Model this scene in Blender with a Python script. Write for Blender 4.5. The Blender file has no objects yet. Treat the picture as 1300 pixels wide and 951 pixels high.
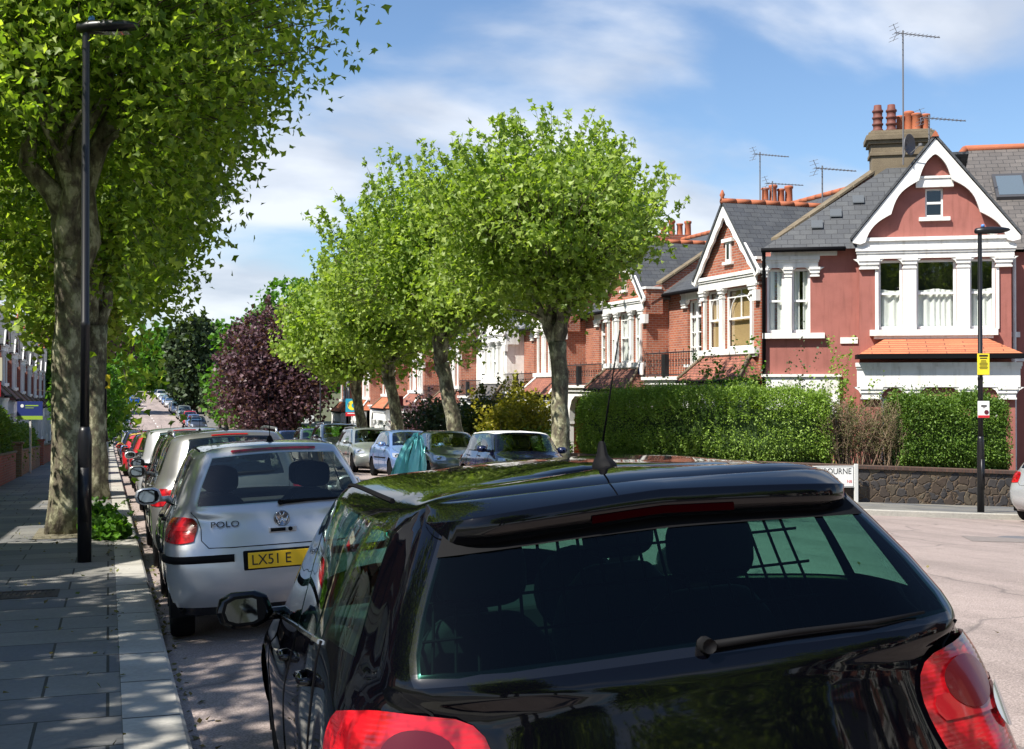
import bpy, math, random
import numpy as np
from mathutils import Vector, Matrix
R=math.radians
random.seed(7); RNG=np.random.default_rng(11)
S=bpy.context.scene; COL=S.collection
# ---------------------------------------------------------------- camera, sky, sun, exposure
F=1550.0; VX=138.0; HY=490.0; PSI=math.atan((650-VX)/F)
H0=1.56                                   # eye height above the gutter
cam=bpy.data.cameras.new('camera'); co=bpy.data.objects.new('camera',cam); COL.objects.link(co); S.camera=co
cam.sensor_width=36; cam.lens=F/1300*36; cam.clip_start=.05; cam.clip_end=5000
co.location=(0,0,0); co.rotation_euler=(R(90)+math.atan((HY-475.5)/F),0,-PSI)
CLX,CLY=4.45,1.1
SUN_AZ=(-.93,-.36); SUN_EL=R(51)
W=bpy.data.worlds.new("World"); S.world=W; W.use_nodes=True
nt=W.node_tree; N=nt.nodes; Lk=nt.links; N.clear()
out=N.new('ShaderNodeOutputWorld'); bg=N.new('ShaderNodeBackground'); sky=N.new('ShaderNodeTexSky')
sky.sky_type='NISHITA'; sky.sun_disc=False; sky.sun_elevation=SUN_EL
sky.sun_rotation=math.atan2(SUN_AZ[0],SUN_AZ[1]); sky.air_density=1.0; sky.dust_density=.6; sky.ozone_density=2.5; sky.altitude=50
tc=N.new('ShaderNodeTexCoord'); sp=N.new('ShaderNodeSeparateXYZ'); Lk.new(tc.outputs['Generated'],sp.inputs[0])
def wm(op,a,b=None):
    n=N.new('ShaderNodeMath'); n.operation=op
    for k,v in ((0,a),(1,b)):
        if v is None: continue
        if isinstance(v,(int,float)): n.inputs[k].default_value=v
        else: Lk.new(v,n.inputs[k])
    return n.outputs[0]
zz=wm('ADD',wm('MAXIMUM',sp.outputs[2],0.0),.30)
cb=N.new('ShaderNodeCombineXYZ'); Lk.new(wm('DIVIDE',sp.outputs[0],zz),cb.inputs[0]); Lk.new(wm('DIVIDE',sp.outputs[1],zz),cb.inputs[1])
mp=N.new('ShaderNodeMapping'); mp.inputs['Rotation'].default_value=(0,0,R(-PSI*57.3+8)); mp.inputs['Scale'].default_value=(1.0,1.35,1); mp.inputs['Location'].default_value=(CLX,CLY,0)
Lk.new(cb.outputs[0],mp.inputs[0])
nz=N.new('ShaderNodeTexNoise'); nz.inputs['Scale'].default_value=1.5; nz.inputs['Detail'].default_value=8; nz.inputs['Roughness'].default_value=.47; nz.inputs['Distortion'].default_value=.25
Lk.new(mp.outputs[0],nz.inputs['Vector'])
cr=N.new('ShaderNodeValToRGB'); cr.color_ramp.interpolation='EASE'; cr.color_ramp.elements[0].position=.445; cr.color_ramp.elements[1].position=.60
Lk.new(wm('ADD',nz.outputs[0],wm('MULTIPLY',wm('SUBTRACT',.23,wm('MAXIMUM',sp.outputs[2],0.0)),.52)),cr.inputs[0])
nz2=N.new('ShaderNodeTexNoise'); nz2.inputs['Scale'].default_value=2.6; nz2.inputs['Detail'].default_value=7; Lk.new(mp.outputs[0],nz2.inputs['Vector'])
cc=N.new('ShaderNodeValToRGB'); cc.color_ramp.elements[0].position=.38; cc.color_ramp.elements[0].color=(4.9,5.4,6.3,1); cc.color_ramp.elements[1].position=.62; cc.color_ramp.elements[1].color=(7.6,7.9,8.4,1)
Lk.new(nz2.outputs[0],cc.inputs[0])
mx=N.new('ShaderNodeMixRGB'); Lk.new(wm('MULTIPLY',cr.outputs[0],.86),mx.inputs[0]); tn=N.new('ShaderNodeMixRGB'); tn.blend_type='MULTIPLY'; tn.inputs[0].default_value=1; tn.inputs[2].default_value=(1.02,1.12,1.22,1); Lk.new(sky.outputs[0],tn.inputs[1]); Lk.new(tn.outputs[0],mx.inputs[1]); Lk.new(cc.outputs[0],mx.inputs[2])
Lk.new(mx.outputs[0],bg.inputs[0]); bg.inputs[1].default_value=.077; Lk.new(bg.outputs[0],out.inputs[0])
sl=bpy.data.lights.new('sun','SUN'); sl.energy=5.0; sl.angle=R(.53); sl.color=(1,.95,.86)
so=bpy.data.objects.new('sun',sl); COL.objects.link(so)
so.rotation_euler=Vector((SUN_AZ[0]*math.cos(SUN_EL),SUN_AZ[1]*math.cos(SUN_EL),math.sin(SUN_EL))).to_track_quat('Z','Y').to_euler()
S.view_settings.view_transform='Standard'; S.view_settings.look='None'; S.view_settings.exposure=0.80; S.view_settings.gamma=1
S.render.engine='CYCLES'; S.cycles.max_bounces=7; S.cycles.transparent_max_bounces=12; S.cycles.transmission_bounces=5; S.cycles.glossy_bounces=4; S.cycles.diffuse_bounces=3
S.cycles.use_denoising=True

# ---------------------------------------------------------------- terrain
def slope_int(y):
    if y<85: return -.035*y
    if y<125: t=y-85; return -2.975-.035*t+.06*t*t/80
    if y<240: return -3.175+.025*(y-125)
    if y<280: t=y-240; return -.3+.025*t-.025*t*t/80
    return .2
def G(X,Y):                                  # ground level (gutter); world z=0 is the eye
    return -H0+slope_int(Y)-(.05*min(X-9.5,14) if X>9.5 else 0)+(.02*min(-X-3,12) if X<-3 else 0)
def road_z(X,Y):
    return G(X,Y)+(.14*max(0,1-((X-4.95)/4.6)**2) if .35<X<9.56 else 0)
PV=.11
# ---------------------------------------------------------------- materials
MATS={}
def mat(name,col=(.5,.5,.5),rough=.6,metal=0,coat=0,spec=.5,**k):
    if name in MATS: return MATS[name]
    m=bpy.data.materials.new(name); m.use_nodes=True; b=m.node_tree.nodes['Principled BSDF']
    b.inputs['Base Color'].default_value=(*col,1); b.inputs['Roughness'].default_value=rough; b.inputs['Metallic'].default_value=metal
    b.inputs['Coat Weight'].default_value=coat; b.inputs['Specular IOR Level'].default_value=spec
    MATS[name]=m; return m
class NB:
    def __init__(s,m): s.m=m; s.t=m.node_tree; s.n=s.t.nodes; s.b=s.n['Principled BSDF']
    def l(s,a,b): s.t.links.new(a,b)
    def node(s,ty,**k):
        n=s.n.new(ty)
        for a,v in k.items():
            if a in n.inputs.keys() if hasattr(n.inputs,'keys') else False: pass
            setattr(n,a,v)
        return n
    def coord(s,kind='Object',scale=(1,1,1)):
        t=s.n.new('ShaderNodeTexCoord'); m=s.n.new('ShaderNodeMapping'); m.inputs['Scale'].default_value=scale
        s.l(t.outputs[kind],m.inputs[0]); return m.outputs[0]
    def noise(s,vec,scale,detail=5,rough=.55):
        n=s.n.new('ShaderNodeTexNoise'); n.inputs['Scale'].default_value=scale; n.inputs['Detail'].default_value=detail; n.inputs['Roughness'].default_value=rough
        if vec: s.l(vec,n.inputs['Vector'])
        return n.outputs[0]
    def ramp(s,fac,stops):
        r=s.n.new('ShaderNodeValToRGB'); e=r.color_ramp.elements
        while len(e)<len(stops): e.new(.5)
        for el,(p,c) in zip(e,stops): el.position=p; el.color=(*c,1) if len(c)==3 else c
        s.l(fac,r.inputs[0]); return r.outputs[0]
    def mix(s,fac,a,b,mode='MIX'):
        m=s.n.new('ShaderNodeMixRGB'); m.blend_type=mode
        for k,v in ((0,fac),(1,a),(2,b)):
            if isinstance(v,(int,float)): m.inputs[k].default_value=v
            elif isinstance(v,tuple): m.inputs[k].default_value=(*v,1)
            else: s.l(v,m.inputs[k])
        return m.outputs[0]
    def bump(s,h,strength=.3,dist=.01):
        b=s.n.new('ShaderNodeBump'); b.inputs['Strength'].default_value=strength; b.inputs['Distance'].default_value=dist
        s.l(h,b.inputs['Height']); s.l(b.outputs[0],s.b.inputs['Normal']); return b
    def col(s,c): s.l(c,s.b.inputs['Base Color'])
def grain(name,c1,c2,scale=3,rough=.85,bump=.2,fine=60,lo=.35,hi=.65,kind='Object'):
    m=mat(name,c1,rough); 
    if m.get('g'): return m
    m['g']=1; b=NB(m); v=b.coord(kind)
    n=b.noise(v,scale,8); f=b.noise(v,fine,3)
    c=b.ramp(n,[(lo,c1),(hi,c2)]); c=b.mix(.35,c,b.ramp(f,[(.3,(.25,.25,.25)),(.7,(1,1,1))]),'MULTIPLY') if False else b.mix(.5,c,b.ramp(f,[(.35,tuple(x*.72 for x in c1)),(.65,tuple(min(1,x*1.25) for x in c2))]))
    b.col(c); b.bump(f,bump,.01); return m
def bricky(name,c1,c2,mortar,bw=.225,bh=.075,ms=.008,rough=.85,bias=0,off=.5,bump=.5,dirt=.35,vary=2.0):
    m=mat(name,c1,rough)
    if m.get('g'): return m
    m['g']=1; b=NB(m); v=b.coord('UV')
    t=b.n.new('ShaderNodeTexBrick'); b.l(v,t.inputs['Vector']); t.offset=off
    t.inputs['Scale'].default_value=1; t.inputs['Brick Width'].default_value=bw; t.inputs['Row Height'].default_value=bh
    t.inputs['Mortar Size'].default_value=ms; t.inputs['Mortar Smooth'].default_value=.1; t.inputs['Bias'].default_value=bias
    t.inputs['Color1'].default_value=(*c1,1); t.inputs['Color2'].default_value=(*c2,1); t.inputs['Mortar'].default_value=(*mortar,1)
    n=b.noise(b.coord('Object'),vary,6)
    c=b.mix(dirt,t.outputs[0],b.ramp(n,[(.3,(.35,.33,.3)),(.65,(1,1,1))]),'MULTIPLY')
    f=b.noise(b.coord('Object'),35,3)
    c=b.mix(.3,c,b.ramp(f,[(.3,(.5,.5,.5)),(.7,(1.2,1.2,1.2))]),'MULTIPLY')
    b.col(c); bp=b.bump(t.outputs[1],bump,.006); bp.invert=True; return m
def glassy(name,tint=(.02,.025,.03),alpha=.35,rough=.02):      # window glass: reflection over a tinted see-through
    if name in MATS: return MATS[name]
    m=bpy.data.materials.new(name); m.use_nodes=True; t=m.node_tree; t.nodes.clear()
    o=t.nodes.new('ShaderNodeOutputMaterial'); mixs=t.nodes.new('ShaderNodeMixShader'); g=t.nodes.new('ShaderNodeBsdfGlossy'); tr=t.nodes.new('ShaderNodeBsdfTransparent')
    lw=t.nodes.new('ShaderNodeLayerWeight'); lw.inputs[0].default_value=.5; fr=t.nodes.new('ShaderNodeMath'); fr.operation='POWER'; fr.inputs[1].default_value=4.0; t.links.new(lw.outputs['Facing'],fr.inputs[0]); g.inputs['Roughness'].default_value=rough; g.inputs['Color'].default_value=(1,1,1,1)
    tr.inputs[0].default_value=(*tint,1)
    mt=t.nodes.new('ShaderNodeMath'); mt.operation='MULTIPLY_ADD'; mt.inputs[1].default_value=1.0; mt.inputs[2].default_value=alpha
    t.links.new(fr.outputs[0],mt.inputs[0]); t.links.new(mt.outputs[0],mixs.inputs[0]); t.links.new(tr.outputs[0],mixs.inputs[1]); t.links.new(g.outputs[0],mixs.inputs[2]); t.links.new(mixs.outputs[0],o.inputs[0])
    MATS[name]=m; return m
def leafy(name,c1,c2,c3=None,trans=.35,gloss=.35):
    if name in MATS: return MATS[name]
    m=bpy.data.materials.new(name); m.use_nodes=True; b=NB(m); t=m.node_tree
    g=t.nodes.new('ShaderNodeNewGeometry')
    st=[(0,c1),(.6,c2),(1,c3 or c2)]
    c=b.ramp(g.outputs['Random Per Island'],st)
    n=b.noise(b.coord('Object'),.7,4); c=b.mix(.5,c,b.ramp(n,[(.35,(.62,.66,.6)),(.65,(1.15,1.15,1.0))]),'MULTIPLY')
    b.col(c); b.b.inputs['Roughness'].default_value=.5; b.b.inputs['Specular IOR Level'].default_value=gloss
    tl=t.nodes.new('ShaderNodeBsdfTranslucent'); t.links.new(b.mix(1,c,(1.9,2.0,.7),'MULTIPLY'),tl.inputs[0])
    ms=t.nodes.new('ShaderNodeMixShader'); ms.inputs[0].default_value=trans
    o=t.nodes['Material Output']; t.links.new(b.b.outputs[0],ms.inputs[1]); t.links.new(tl.outputs[0],ms.inputs[2]); t.links.new(ms.outputs[0],o.inputs[0])
    MATS[name]=m; return m
def paint(name,col,metal=.0,rough=.32,dust=.12):
    m=mat(name,col,rough,metal,1.0)
    if m.get('g'): return m
    m['g']=1; b=NB(m); b.b.inputs['Coat Roughness'].default_value=.03
    n=b.noise(b.coord('Object'),3.5,7); b.col(b.mix(b.ramp(n,[(.45,(0,0,0)),(.8,(dust,dust,dust))]),col,(.32,.30,.27)))
    b.l(b.ramp(n,[(.3,(rough,)*3),(.8,(rough+.15,)*3)]),b.b.inputs['Roughness'])
    return m
def stucco(name,c1,c2,bump=.15):
    m=mat(name,c1,.75); b=NB(m); v=b.coord('Object'); n=b.noise(v,1.1,8); st=b.noise(b.coord('Object',(5,5,.5)),1.5,5)
    c=b.ramp(n,[(.3,c1),(.7,c2)]); c=b.mix(.55,c,b.ramp(st,[(.28,(.55,.53,.48)),(.48,(1,1,1))]),'MULTIPLY'); c=b.mix(.35,c,b.ramp(b.noise(v,3.2,7),[(.35,(.75,.73,.70)),(.55,(1,1,1))]),'MULTIPLY'); b.col(c); b.bump(b.noise(v,45,3),bump,.008); return m

M_white=stucco('white_paint_weathered',(.74,.73,.70),(.84,.83,.81),.06)
M_trim=mat('white_gloss_trim',(.80,.80,.78),.45)
M_black=mat('black_rubber',(.005,.005,.006),.7,0,0,.12)
M_blackgl=mat('black_gloss_metal',(.008,.008,.010),.38,0,.0)
M_chrome=mat('chrome',(.75,.76,.78),.12,1)
M_iron=mat('wrought_iron',(.012,.012,.014),.45)
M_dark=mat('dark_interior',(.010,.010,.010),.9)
M_seat=mat('seat_cloth',(.007,.007,.009),.85)
M_glass=glassy('house_glass',(.86,.89,.88),.07)
M_cglass=glassy('car_glass',(.68,.77,.74),.05)
M_tint=glassy('privacy_glass',(.10,.26,.22),.05)
M_gold_glass=glassy('dark_car_glass',(.55,.92,.80),.03); M_rear_glass=glassy('privacy_rear_glass',(.20,.38,.33),.02)
M_curtain=mat('net_curtain',(.78,.78,.74),.9)
M_blind=mat('cane_blind',(.45,.30,.14),.8)
M_brick=bricky('orange_red_brick',(.44,.135,.065),(.31,.085,.048),(.36,.31,.26))
M_brick2=bricky('deep_red_brick',(.40,.10,.05),(.28,.07,.045),(.27,.22,.18))
M_brick3=bricky('brown_stock_brick',(.30,.17,.09),(.20,.11,.06),(.25,.22,.18))
M_slate=bricky('grey_slate',(.065,.07,.078),(.09,.095,.10),(.03,.03,.035),.32,.18,.006,.55,0,.5,.9,.3)
M_slate2=bricky('brown_grey_slate',(.10,.09,.085),(.14,.125,.115),(.04,.04,.04),.32,.18,.008,.6,0,.5,.9,.3)
M_tile=bricky('orange_clay_tile',(.62,.20,.09),(.50,.15,.07),(.20,.07,.04),.9,.105,.012,.7,0,.5,1,.25)
M_tile2=bricky('brown_clay_tile',(.24,.09,.055),(.17,.065,.045),(.05,.03,.02),.22,.11,.010,.75,0,.5,1,.35)
M_tile3=bricky('dusky_red_tile',(.38,.14,.09),(.28,.10,.07),(.07,.04,.03),.22,.11,.010,.75,0,.5,1,.35)
M_redw=stucco('terracotta_painted_render',(.30,.105,.085),(.35,.122,.097),.35)
M_terra=grain('terracotta',(.45,.13,.05),(.32,.10,.05),6,.8,.2)
M_terra_dk=grain('sooty_terracotta',(.17,.05,.035),(.11,.035,.025),6,.7,.2)
M_stone=grain('sooty_stone',(.11,.085,.055),(.20,.16,.105),2.5,.9,.4)
M_lead=mat('lead_flashing',(.13,.13,.14),.6)
M_conc=grain('grey_concrete',(.30,.29,.27),(.38,.37,.34),3,.9,.3)
M_amber=mat('amber_lens',(.8,.22,.02),.2,0,1)
M_red=mat('red_lens',(.36,.005,.010),.15,0,.4)
b=NB(M_red); wv=b.n.new('ShaderNodeTexWave'); wv.inputs['Scale'].default_value=28; wv.bands_direction='Z'; b.l(b.coord('Object'),wv.inputs[0]); b.col(b.ramp(b.noise(b.coord('Object'),16,2),[(.42,(.16,.003,.006)),(.58,(.46,.008,.014))])); b.bump(wv.outputs[0],.12,.003)
M_red2=mat('dark_red_lens',(.30,.006,.012),.12,0,1)
M_lens=mat('clear_lens',(.55,.57,.6),.08,.5,1)
M_rim=mat('alloy_rim',(.42,.43,.45),.35,.85)
M_plate_y=mat('yellow_plate',(.85,.52,.02),.35)
M_plate_w=mat('white_plate',(.8,.8,.76),.35)
M_txt=mat('black_lettering',(.012,.012,.012),.5)

# ---------------------------------------------------------------- mesh builder
def prop(o,label=None,cat=None,group=None,kind=None):
    if label: o['label']=label
    if cat: o['category']=cat
    if group: o['group']=group
    if kind: o['kind']=kind
    return o
def empty(name,loc=(0,0,0),rot=(0,0,0),label=None,cat=None,group=None):
    o=bpy.data.objects.new(name,None); COL.objects.link(o); o.location=loc; o.rotation_euler=rot; o.empty_display_size=.2
    return prop(o,label,cat,group)
class MB:
    def __init__(s): s.v=[]; s.f=[]; s.m=[]
    def add(s,vs,fs,mi=0):
        b=len(s.v); s.v.extend([tuple(p) for p in vs]); s.f.extend([tuple(b+i for i in f) for f in fs]); s.m.extend([mi]*len(fs)); return s
    def box(s,a,b,mi=0):
        x0,x1=sorted((a[0],b[0])); y0,y1=sorted((a[1],b[1])); z0,z1=sorted((a[2],b[2]))
        v=[(x0,y0,z0),(x1,y0,z0),(x1,y1,z0),(x0,y1,z0),(x0,y0,z1),(x1,y0,z1),(x1,y1,z1),(x0,y1,z1)]
        return s.add(v,[(0,3,2,1),(4,5,6,7),(0,1,5,4),(1,2,6,5),(2,3,7,6),(3,0,4,7)],mi)
    def prism(s,pts,d,mi=0):                       # closed outline (3D pts, planar) extruded by vector d
        n=len(pts); P=[Vector(p) for p in pts]; D=Vector(d)
        nn=Vector((0,0,0))
        for i in range(n): nn+=P[i].cross(P[(i+1)%n])
        if nn.dot(D)>0: P=P[::-1]
        v=[tuple(p) for p in P]+[tuple(p+D) for p in P]
        return s.add(v,[tuple(range(n)),tuple(range(2*n-1,n-1,-1))]+[(i,i+n,(i+1)%n+n,(i+1)%n)[::1] for i in range(n)],mi)
    def tube(s,pts,rad,n=8,mi=0,cap=True):
        P=[Vector(p) for p in pts]; rad=rad if hasattr(rad,'__len__') else [rad]*len(P)
        b=len(s.v); up=None
        for i,p in enumerate(P):
            d=(P[min(i+1,len(P)-1)]-P[max(i-1,0)]).normalized()
            if up is None: up=d.orthogonal().normalized()
            up=(up-d*up.dot(d)); up=up.normalized() if up.length>1e-6 else d.orthogonal().normalized(); w=d.cross(up)
            for k in range(n):
                a=2*math.pi*k/n; s.v.append(tuple(p+rad[i]*(math.cos(a)*up+math.sin(a)*w)))
        for i in range(len(P)-1):
            for k in range(n):
                s.f.append((b+i*n+k,b+i*n+(k+1)%n,b+(i+1)*n+(k+1)%n,b+(i+1)*n+k)); s.m.append(mi)
        if cap:
            s.f.append(tuple(b+k for k in range(n))[::-1]); s.m.append(mi); e=b+(len(P)-1)*n; s.f.append(tuple(e+k for k in range(n))); s.m.append(mi)
        return s
    def lathe(s,c,prof,n=16,axis='z',mi=0):        # prof: (radius, height)
        b=len(s.v)
        for r,h in prof:
            for k in range(n):
                a=2*math.pi*k/n; x,y=r*math.cos(a),r*math.sin(a)
                p={'z':(x,y,h),'y':(x,h,y),'x':(h,x,y)}[axis]; s.v.append((c[0]+p[0],c[1]+p[1],c[2]+p[2]))
        for i in range(len(prof)-1):
            for k in range(n):
                q=(b+i*n+k,b+i*n+(k+1)%n,b+(i+1)*n+(k+1)%n,b+(i+1)*n+k); s.f.append(q if axis!='y' else q[::-1]); s.m.append(mi)
        s.f.append(tuple(b+k for k in range(n))[::-1]); s.m.append(mi); e=b+(len(prof)-1)*n; s.f.append(tuple(e+k for k in range(n))); s.m.append(mi)
        return s
    def grid(s,rows,mi=0,flip=False):
        b=len(s.v); n=len(rows[0])
        for r in rows: s.v.extend([tuple(p) for p in r])
        for i in range(len(rows)-1):
            for k in range(n-1):
                q=(b+i*n+k,b+i*n+k+1,b+(i+1)*n+k+1,b+(i+1)*n+k); s.f.append(q[::-1] if flip else q); s.m.append(mi)
        return s
    def build(s,name,mats,parent=None,smooth=False,bevel=0,solid=0,uv=True,loc=None):
        me=bpy.data.meshes.new(name); me.from_pydata(s.v,[],s.f)
        mats=mats if isinstance(mats,(list,tuple)) else [mats]
        for m in mats: me.materials.append(m)
        me.polygons.foreach_set('material_index',s.m)
        if smooth: me.polygons.foreach_set('use_smooth',[True]*len(s.f))
        if uv and len(s.f)<60000:
            ul=me.uv_layers.new(name='UVMap'); buf=[0.0]*(2*len(me.loops))
            Z=Vector((0,0,1))
            for p in me.polygons:
                n=p.normal; 
                u=Z.cross(n) if abs(n.z)<.985 else Vector((1,0,0))
                u.normalize(); w=n.cross(u)
                for li in p.loop_indices:
                    c=me.vertices[me.loops[li].vertex_index].co; buf[2*li]=c.dot(u); buf[2*li+1]=c.dot(w)
            ul.data.foreach_set('uv',buf)
        me.update(); o=bpy.data.objects.new(name,me); COL.objects.link(o)
        if parent: o.parent=parent
        if loc: o.location=loc
        if solid: 
            q=o.modifiers.new('s','SOLIDIFY'); q.thickness=solid; q.offset=-1
        if bevel:
            q=o.modifiers.new('b','BEVEL'); q.width=bevel; q.segments=2; q.limit_method='ANGLE'
        return o
def text(body,name,size,loc,rot,m,parent=None,align='CENTER',ext=.001,sx=1):
    c=bpy.data.curves.new(name,'FONT'); c.body=body; c.size=size; c.align_x=align; c.align_y='CENTER'; c.extrude=ext; c.materials.append(m)
    o0=bpy.data.objects.new(name,c); COL.objects.link(o0); bpy.context.view_layer.update(); me=bpy.data.meshes.new_from_object(o0.evaluated_get(bpy.context.evaluated_depsgraph_get())); bpy.data.objects.remove(o0)
    if not me.materials: me.materials.append(m)
    o=bpy.data.objects.new(name,me); COL.objects.link(o); o.location=loc; o.rotation_euler=rot; o.scale=(sx,1,1)
    if parent: o.parent=parent
    return o
def copy_tree(o,parent=None):
    c=o.copy(); COL.objects.link(c); c.parent=parent
    for ch in [x for x in ALLCH.get(o.name,[])]: copy_tree(ch,c)
    return c
ALLCH={}
def index_children():
    ALLCH.clear()
    for o in bpy.data.objects:
        if o.parent: ALLCH.setdefault(o.parent.name,[]).append(o)

# ---------------------------------------------------------------- ground, roads, pavements
def ribbon(name,left,right,m,zf,label=None,steps=None,kind='structure',n=1,crosscuts=1):
    mb=MB(); rows=[]
    for a,b in zip(left,right):
        r=[]
        for k in range(n+1):
            t=k/n; x=a[0]+(b[0]-a[0])*t; y=a[1]+(b[1]-a[1])*t; r.append((x,y,zf(x,y)))
        rows.append(r)
    mb.grid(rows); return mb.build(name,m)
M_road=mat('pinkish_chip_asphalt',(.3,.24,.22),.9)
b=NB(M_road); v=b.coord('Object'); f=b.noise(v,85,4,.7); n1=b.noise(v,.35,6); n2=b.noise(v,3,5)
c=b.ramp(f,[(.32,(.16,.128,.115)),(.5,(.30,.245,.225)),(.68,(.50,.42,.385))])
c=b.mix(.6,c,b.ramp(n1,[(.35,(.8,.8,.8)),(.65,(1.12,1.10,1.1))]),'MULTIPLY'); c=b.mix(.4,c,b.ramp(n2,[(.35,(.85,.84,.83)),(.6,(1.05,1.05,1.05))]),'MULTIPLY')
vo=b.n.new('ShaderNodeTexVoronoi'); vo.feature='DISTANCE_TO_EDGE'; vo.inputs['Scale'].default_value=.22
c=b.mix(.55,c,b.ramp(b.noise(b.coord('Object',(1.6,.10,1)),1.0,4),[(.40,(.72,.71,.70)),(.56,(1.05,1.04,1.03))]),'MULTIPLY'); c=b.mix(.8,c,b.ramp(b.noise(v,1.7,3),[(.22,(.35,.33,.32)),(.30,(1,1,1))]),'MULTIPLY')
dv=b.n.new('ShaderNodeVectorMath'); dv.operation='ADD'; nn=b.n.new('ShaderNodeTexNoise'); nn.inputs['Scale'].default_value=.8; b.l(v,nn.inputs[0]); b.l(v,dv.inputs[0]); b.l(nn.outputs[1],dv.inputs[1]); b.l(dv.outputs[0],vo.inputs[0])
c=b.mix(b.ramp(vo.outputs[0],[(0,(.55,.55,.55)),(.006,(0,0,0))]),c,(.05,.045,.045)); b.col(c); b.bump(f,.5,.008)
M_pave=bricky('yorkstone_paving',(.225,.215,.19),(.125,.128,.135),(.035,.035,.028),.92,.60,.009,.85,0,.37,.6,.35,1.2)
M_kerb=grain('granite_kerb',(.33,.32,.29),(.42,.40,.35),2.2,.85,.3)
M_earth=grain('garden_earth',(.07,.055,.035),(.11,.09,.05),2,.95,.5)
ys=[-30,-20,-10]+list(np.arange(0,32,1.0))+list(range(32,130,3))+list(range(130,300,6))+[300,330]
# ground: one sheet to the horizon
mb=MB(); gx=[-900,-300,-120,-60,-40,-25,-15,-8,-3,0,.3,9.6,12,16,20,24,30,45,70,130,320,900]; gy=[-400,-150,-60]+ys+[360,420,600,900,1500,2500]
mb.grid([[(x,y,(G(x,y)-.12 if (-2.5<x<60) else G(x,y)+PV-.02)+(0 if y<=330 else 0)) for x in gx] for y in gy])
o=mb.build('ground',grain('dry_grass_earth',(.06,.075,.03),(.10,.10,.05),.4,.95,.4),None,True); prop(o,kind='structure')
mb=MB(); xs=list(np.linspace(.36,9.54,13)); mb.grid([[(x,y,road_z(x,y)) for x in xs] for y in ys]); 
o=mb.build('road',M_road,None,True); prop(o,kind='structure')
KERB=[(9.5,330),(9.5,280),(9.5,240),(9.5,200),(9.5,160),(9.5,130),(9.5,110),(9.5,90),(9.5,75),(9.5,60),(9.5,50),(9.5,40),(9.5,33),(9.5,28),(9.52,26),(9.75,24.1),(10.4,22.5),(11.6,21.2),(13.2,20.3),(15.1,19.75),(17,19.35),(19.2,19.0),(24,18.2),(32,16.9),(60,12.5)]
def resample(P,step):
    out=[P[0]]
    for a,b in zip(P,P[1:]):
        L=math.dist(a,b); n=max(1,int(L/step)); out+=[(a[0]+(b[0]-a[0])*k/n,a[1]+(b[1]-a[1])*k/n) for k in range(1,n+1)]
    return out
def offset(P,d):
    o=[]
    for i,p in enumerate(P):
        a=P[max(i-1,0)]; b=P[min(i+1,len(P)-1)]; tx,ty=b[0]-a[0],b[1]-a[1]; l=math.hypot(tx,ty); o.append((p[0]-ty/l*d,p[1]+tx/l*d))
    return o
# side road sheet (butts against the main road edge)
mb=MB(); sxs=[9.54,10.5,12,14,16,18,20,23,26,32,45,60]; rows=[]
for t in np.linspace(0,1,14):
    rows.append([(x,(7.9-(x-9.5)*.157)*(1-t)+(21.4-(x-9.5)*.157+4.6*max(0,1-(x-9.54)/2.6))*t) for x in sxs])
mb.grid([[(x,y,road_z(x,y)) for x,y in r] for r in rows])
o=mb.build('side_road',M_road,None,True); prop(o,kind='structure')
def kerb(name,P,dinner,hh,parent=None):
    P=resample(P,1.0); Q=offset(P,dinner); mb=MB()
    rows=[]
    for p,q in zip(P,Q):
        g=G(*p); g2=G(*q); rows.append([(p[0],p[1],g-.25),(p[0],p[1],g+hh-.015),(p[0]+(q[0]-p[0])*.06,p[1]+(q[1]-p[1])*.06,g+hh),(q[0],q[1],g2+hh+.003),(q[0],q[1],g2-.2)])
    mb.grid(rows,flip=dinner>0); return mb.build(name,M_kerb)
M_kerb2=bricky('granite_kerb_setts',(.46,.44,.39),(.38,.365,.33),(.06,.055,.05),5,.93,.012,.85,0,0,.5,.35)
lk=[(.37,y) for y in (-30,-10,0,10,25,50,85,105,125,160,200,240,260,280,330)]
lk=[(.37,-30)]+[(.37,float(y)) for y in range(-20,330,4)]
def kerb_main(side):
    mb=MB(); yy=[-30]+list(range(-20,40,1))+list(range(40,332,4)) if side<0 else []
    x0,x1=.37,.07
    mb.grid([[(x0,y,G(0,y)-.2),(x0,y,G(0,y)+PV-.012),(x0-.02,y,G(0,y)+PV+.002),(x1,y,G(0,y)+PV+.004),(x1,y,G(0,y)-.1)] for y in yy],flip=False)
    return mb.build('kerb',M_kerb2)
o=kerb_main(-1); prop(o,kind='structure')
o=kerb('kerb',KERB,.15,PV); prop(o,kind='structure')
mb=MB(); mb.grid([[(x,y,G(x,y)+PV) for x in (-2.75,-1.4,.068)] for y in ys]); o=mb.build('pavement',M_pave); prop(o,kind='structure')
KI=offset(resample(KERB,1.0),.152); 
WALLP=[(12.2,330),(12.2,26.6),(12.45,25.4),(13.1,24.6),(14.2,24.15),(19.6,23.05),(20.6,22.85),(60,16.3)]
def along(P,t):
    L=[math.dist(a,b) for a,b in zip(P,P[1:])]; T=sum(L)*t
    for (a,b),l in zip(zip(P,P[1:]),L):
        if T<=l: return (a[0]+(b[0]-a[0])*T/l,a[1]+(b[1]-a[1])*T/l)
        T-=l
    return P[-1]
def nearest(P,p):
    best=None
    for a,b in zip(P,P[1:]):
        dx,dy=b[0]-a[0],b[1]-a[1]; t=max(0,min(1,((p[0]-a[0])*dx+(p[1]-a[1])*dy)/(dx*dx+dy*dy))); q=(a[0]+dx*t,a[1]+dy*t); d=math.dist(q,p)
        if best is None or d<best[0]: best=(d,q)
    return best[1]
mb=MB(); rows=[]
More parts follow.
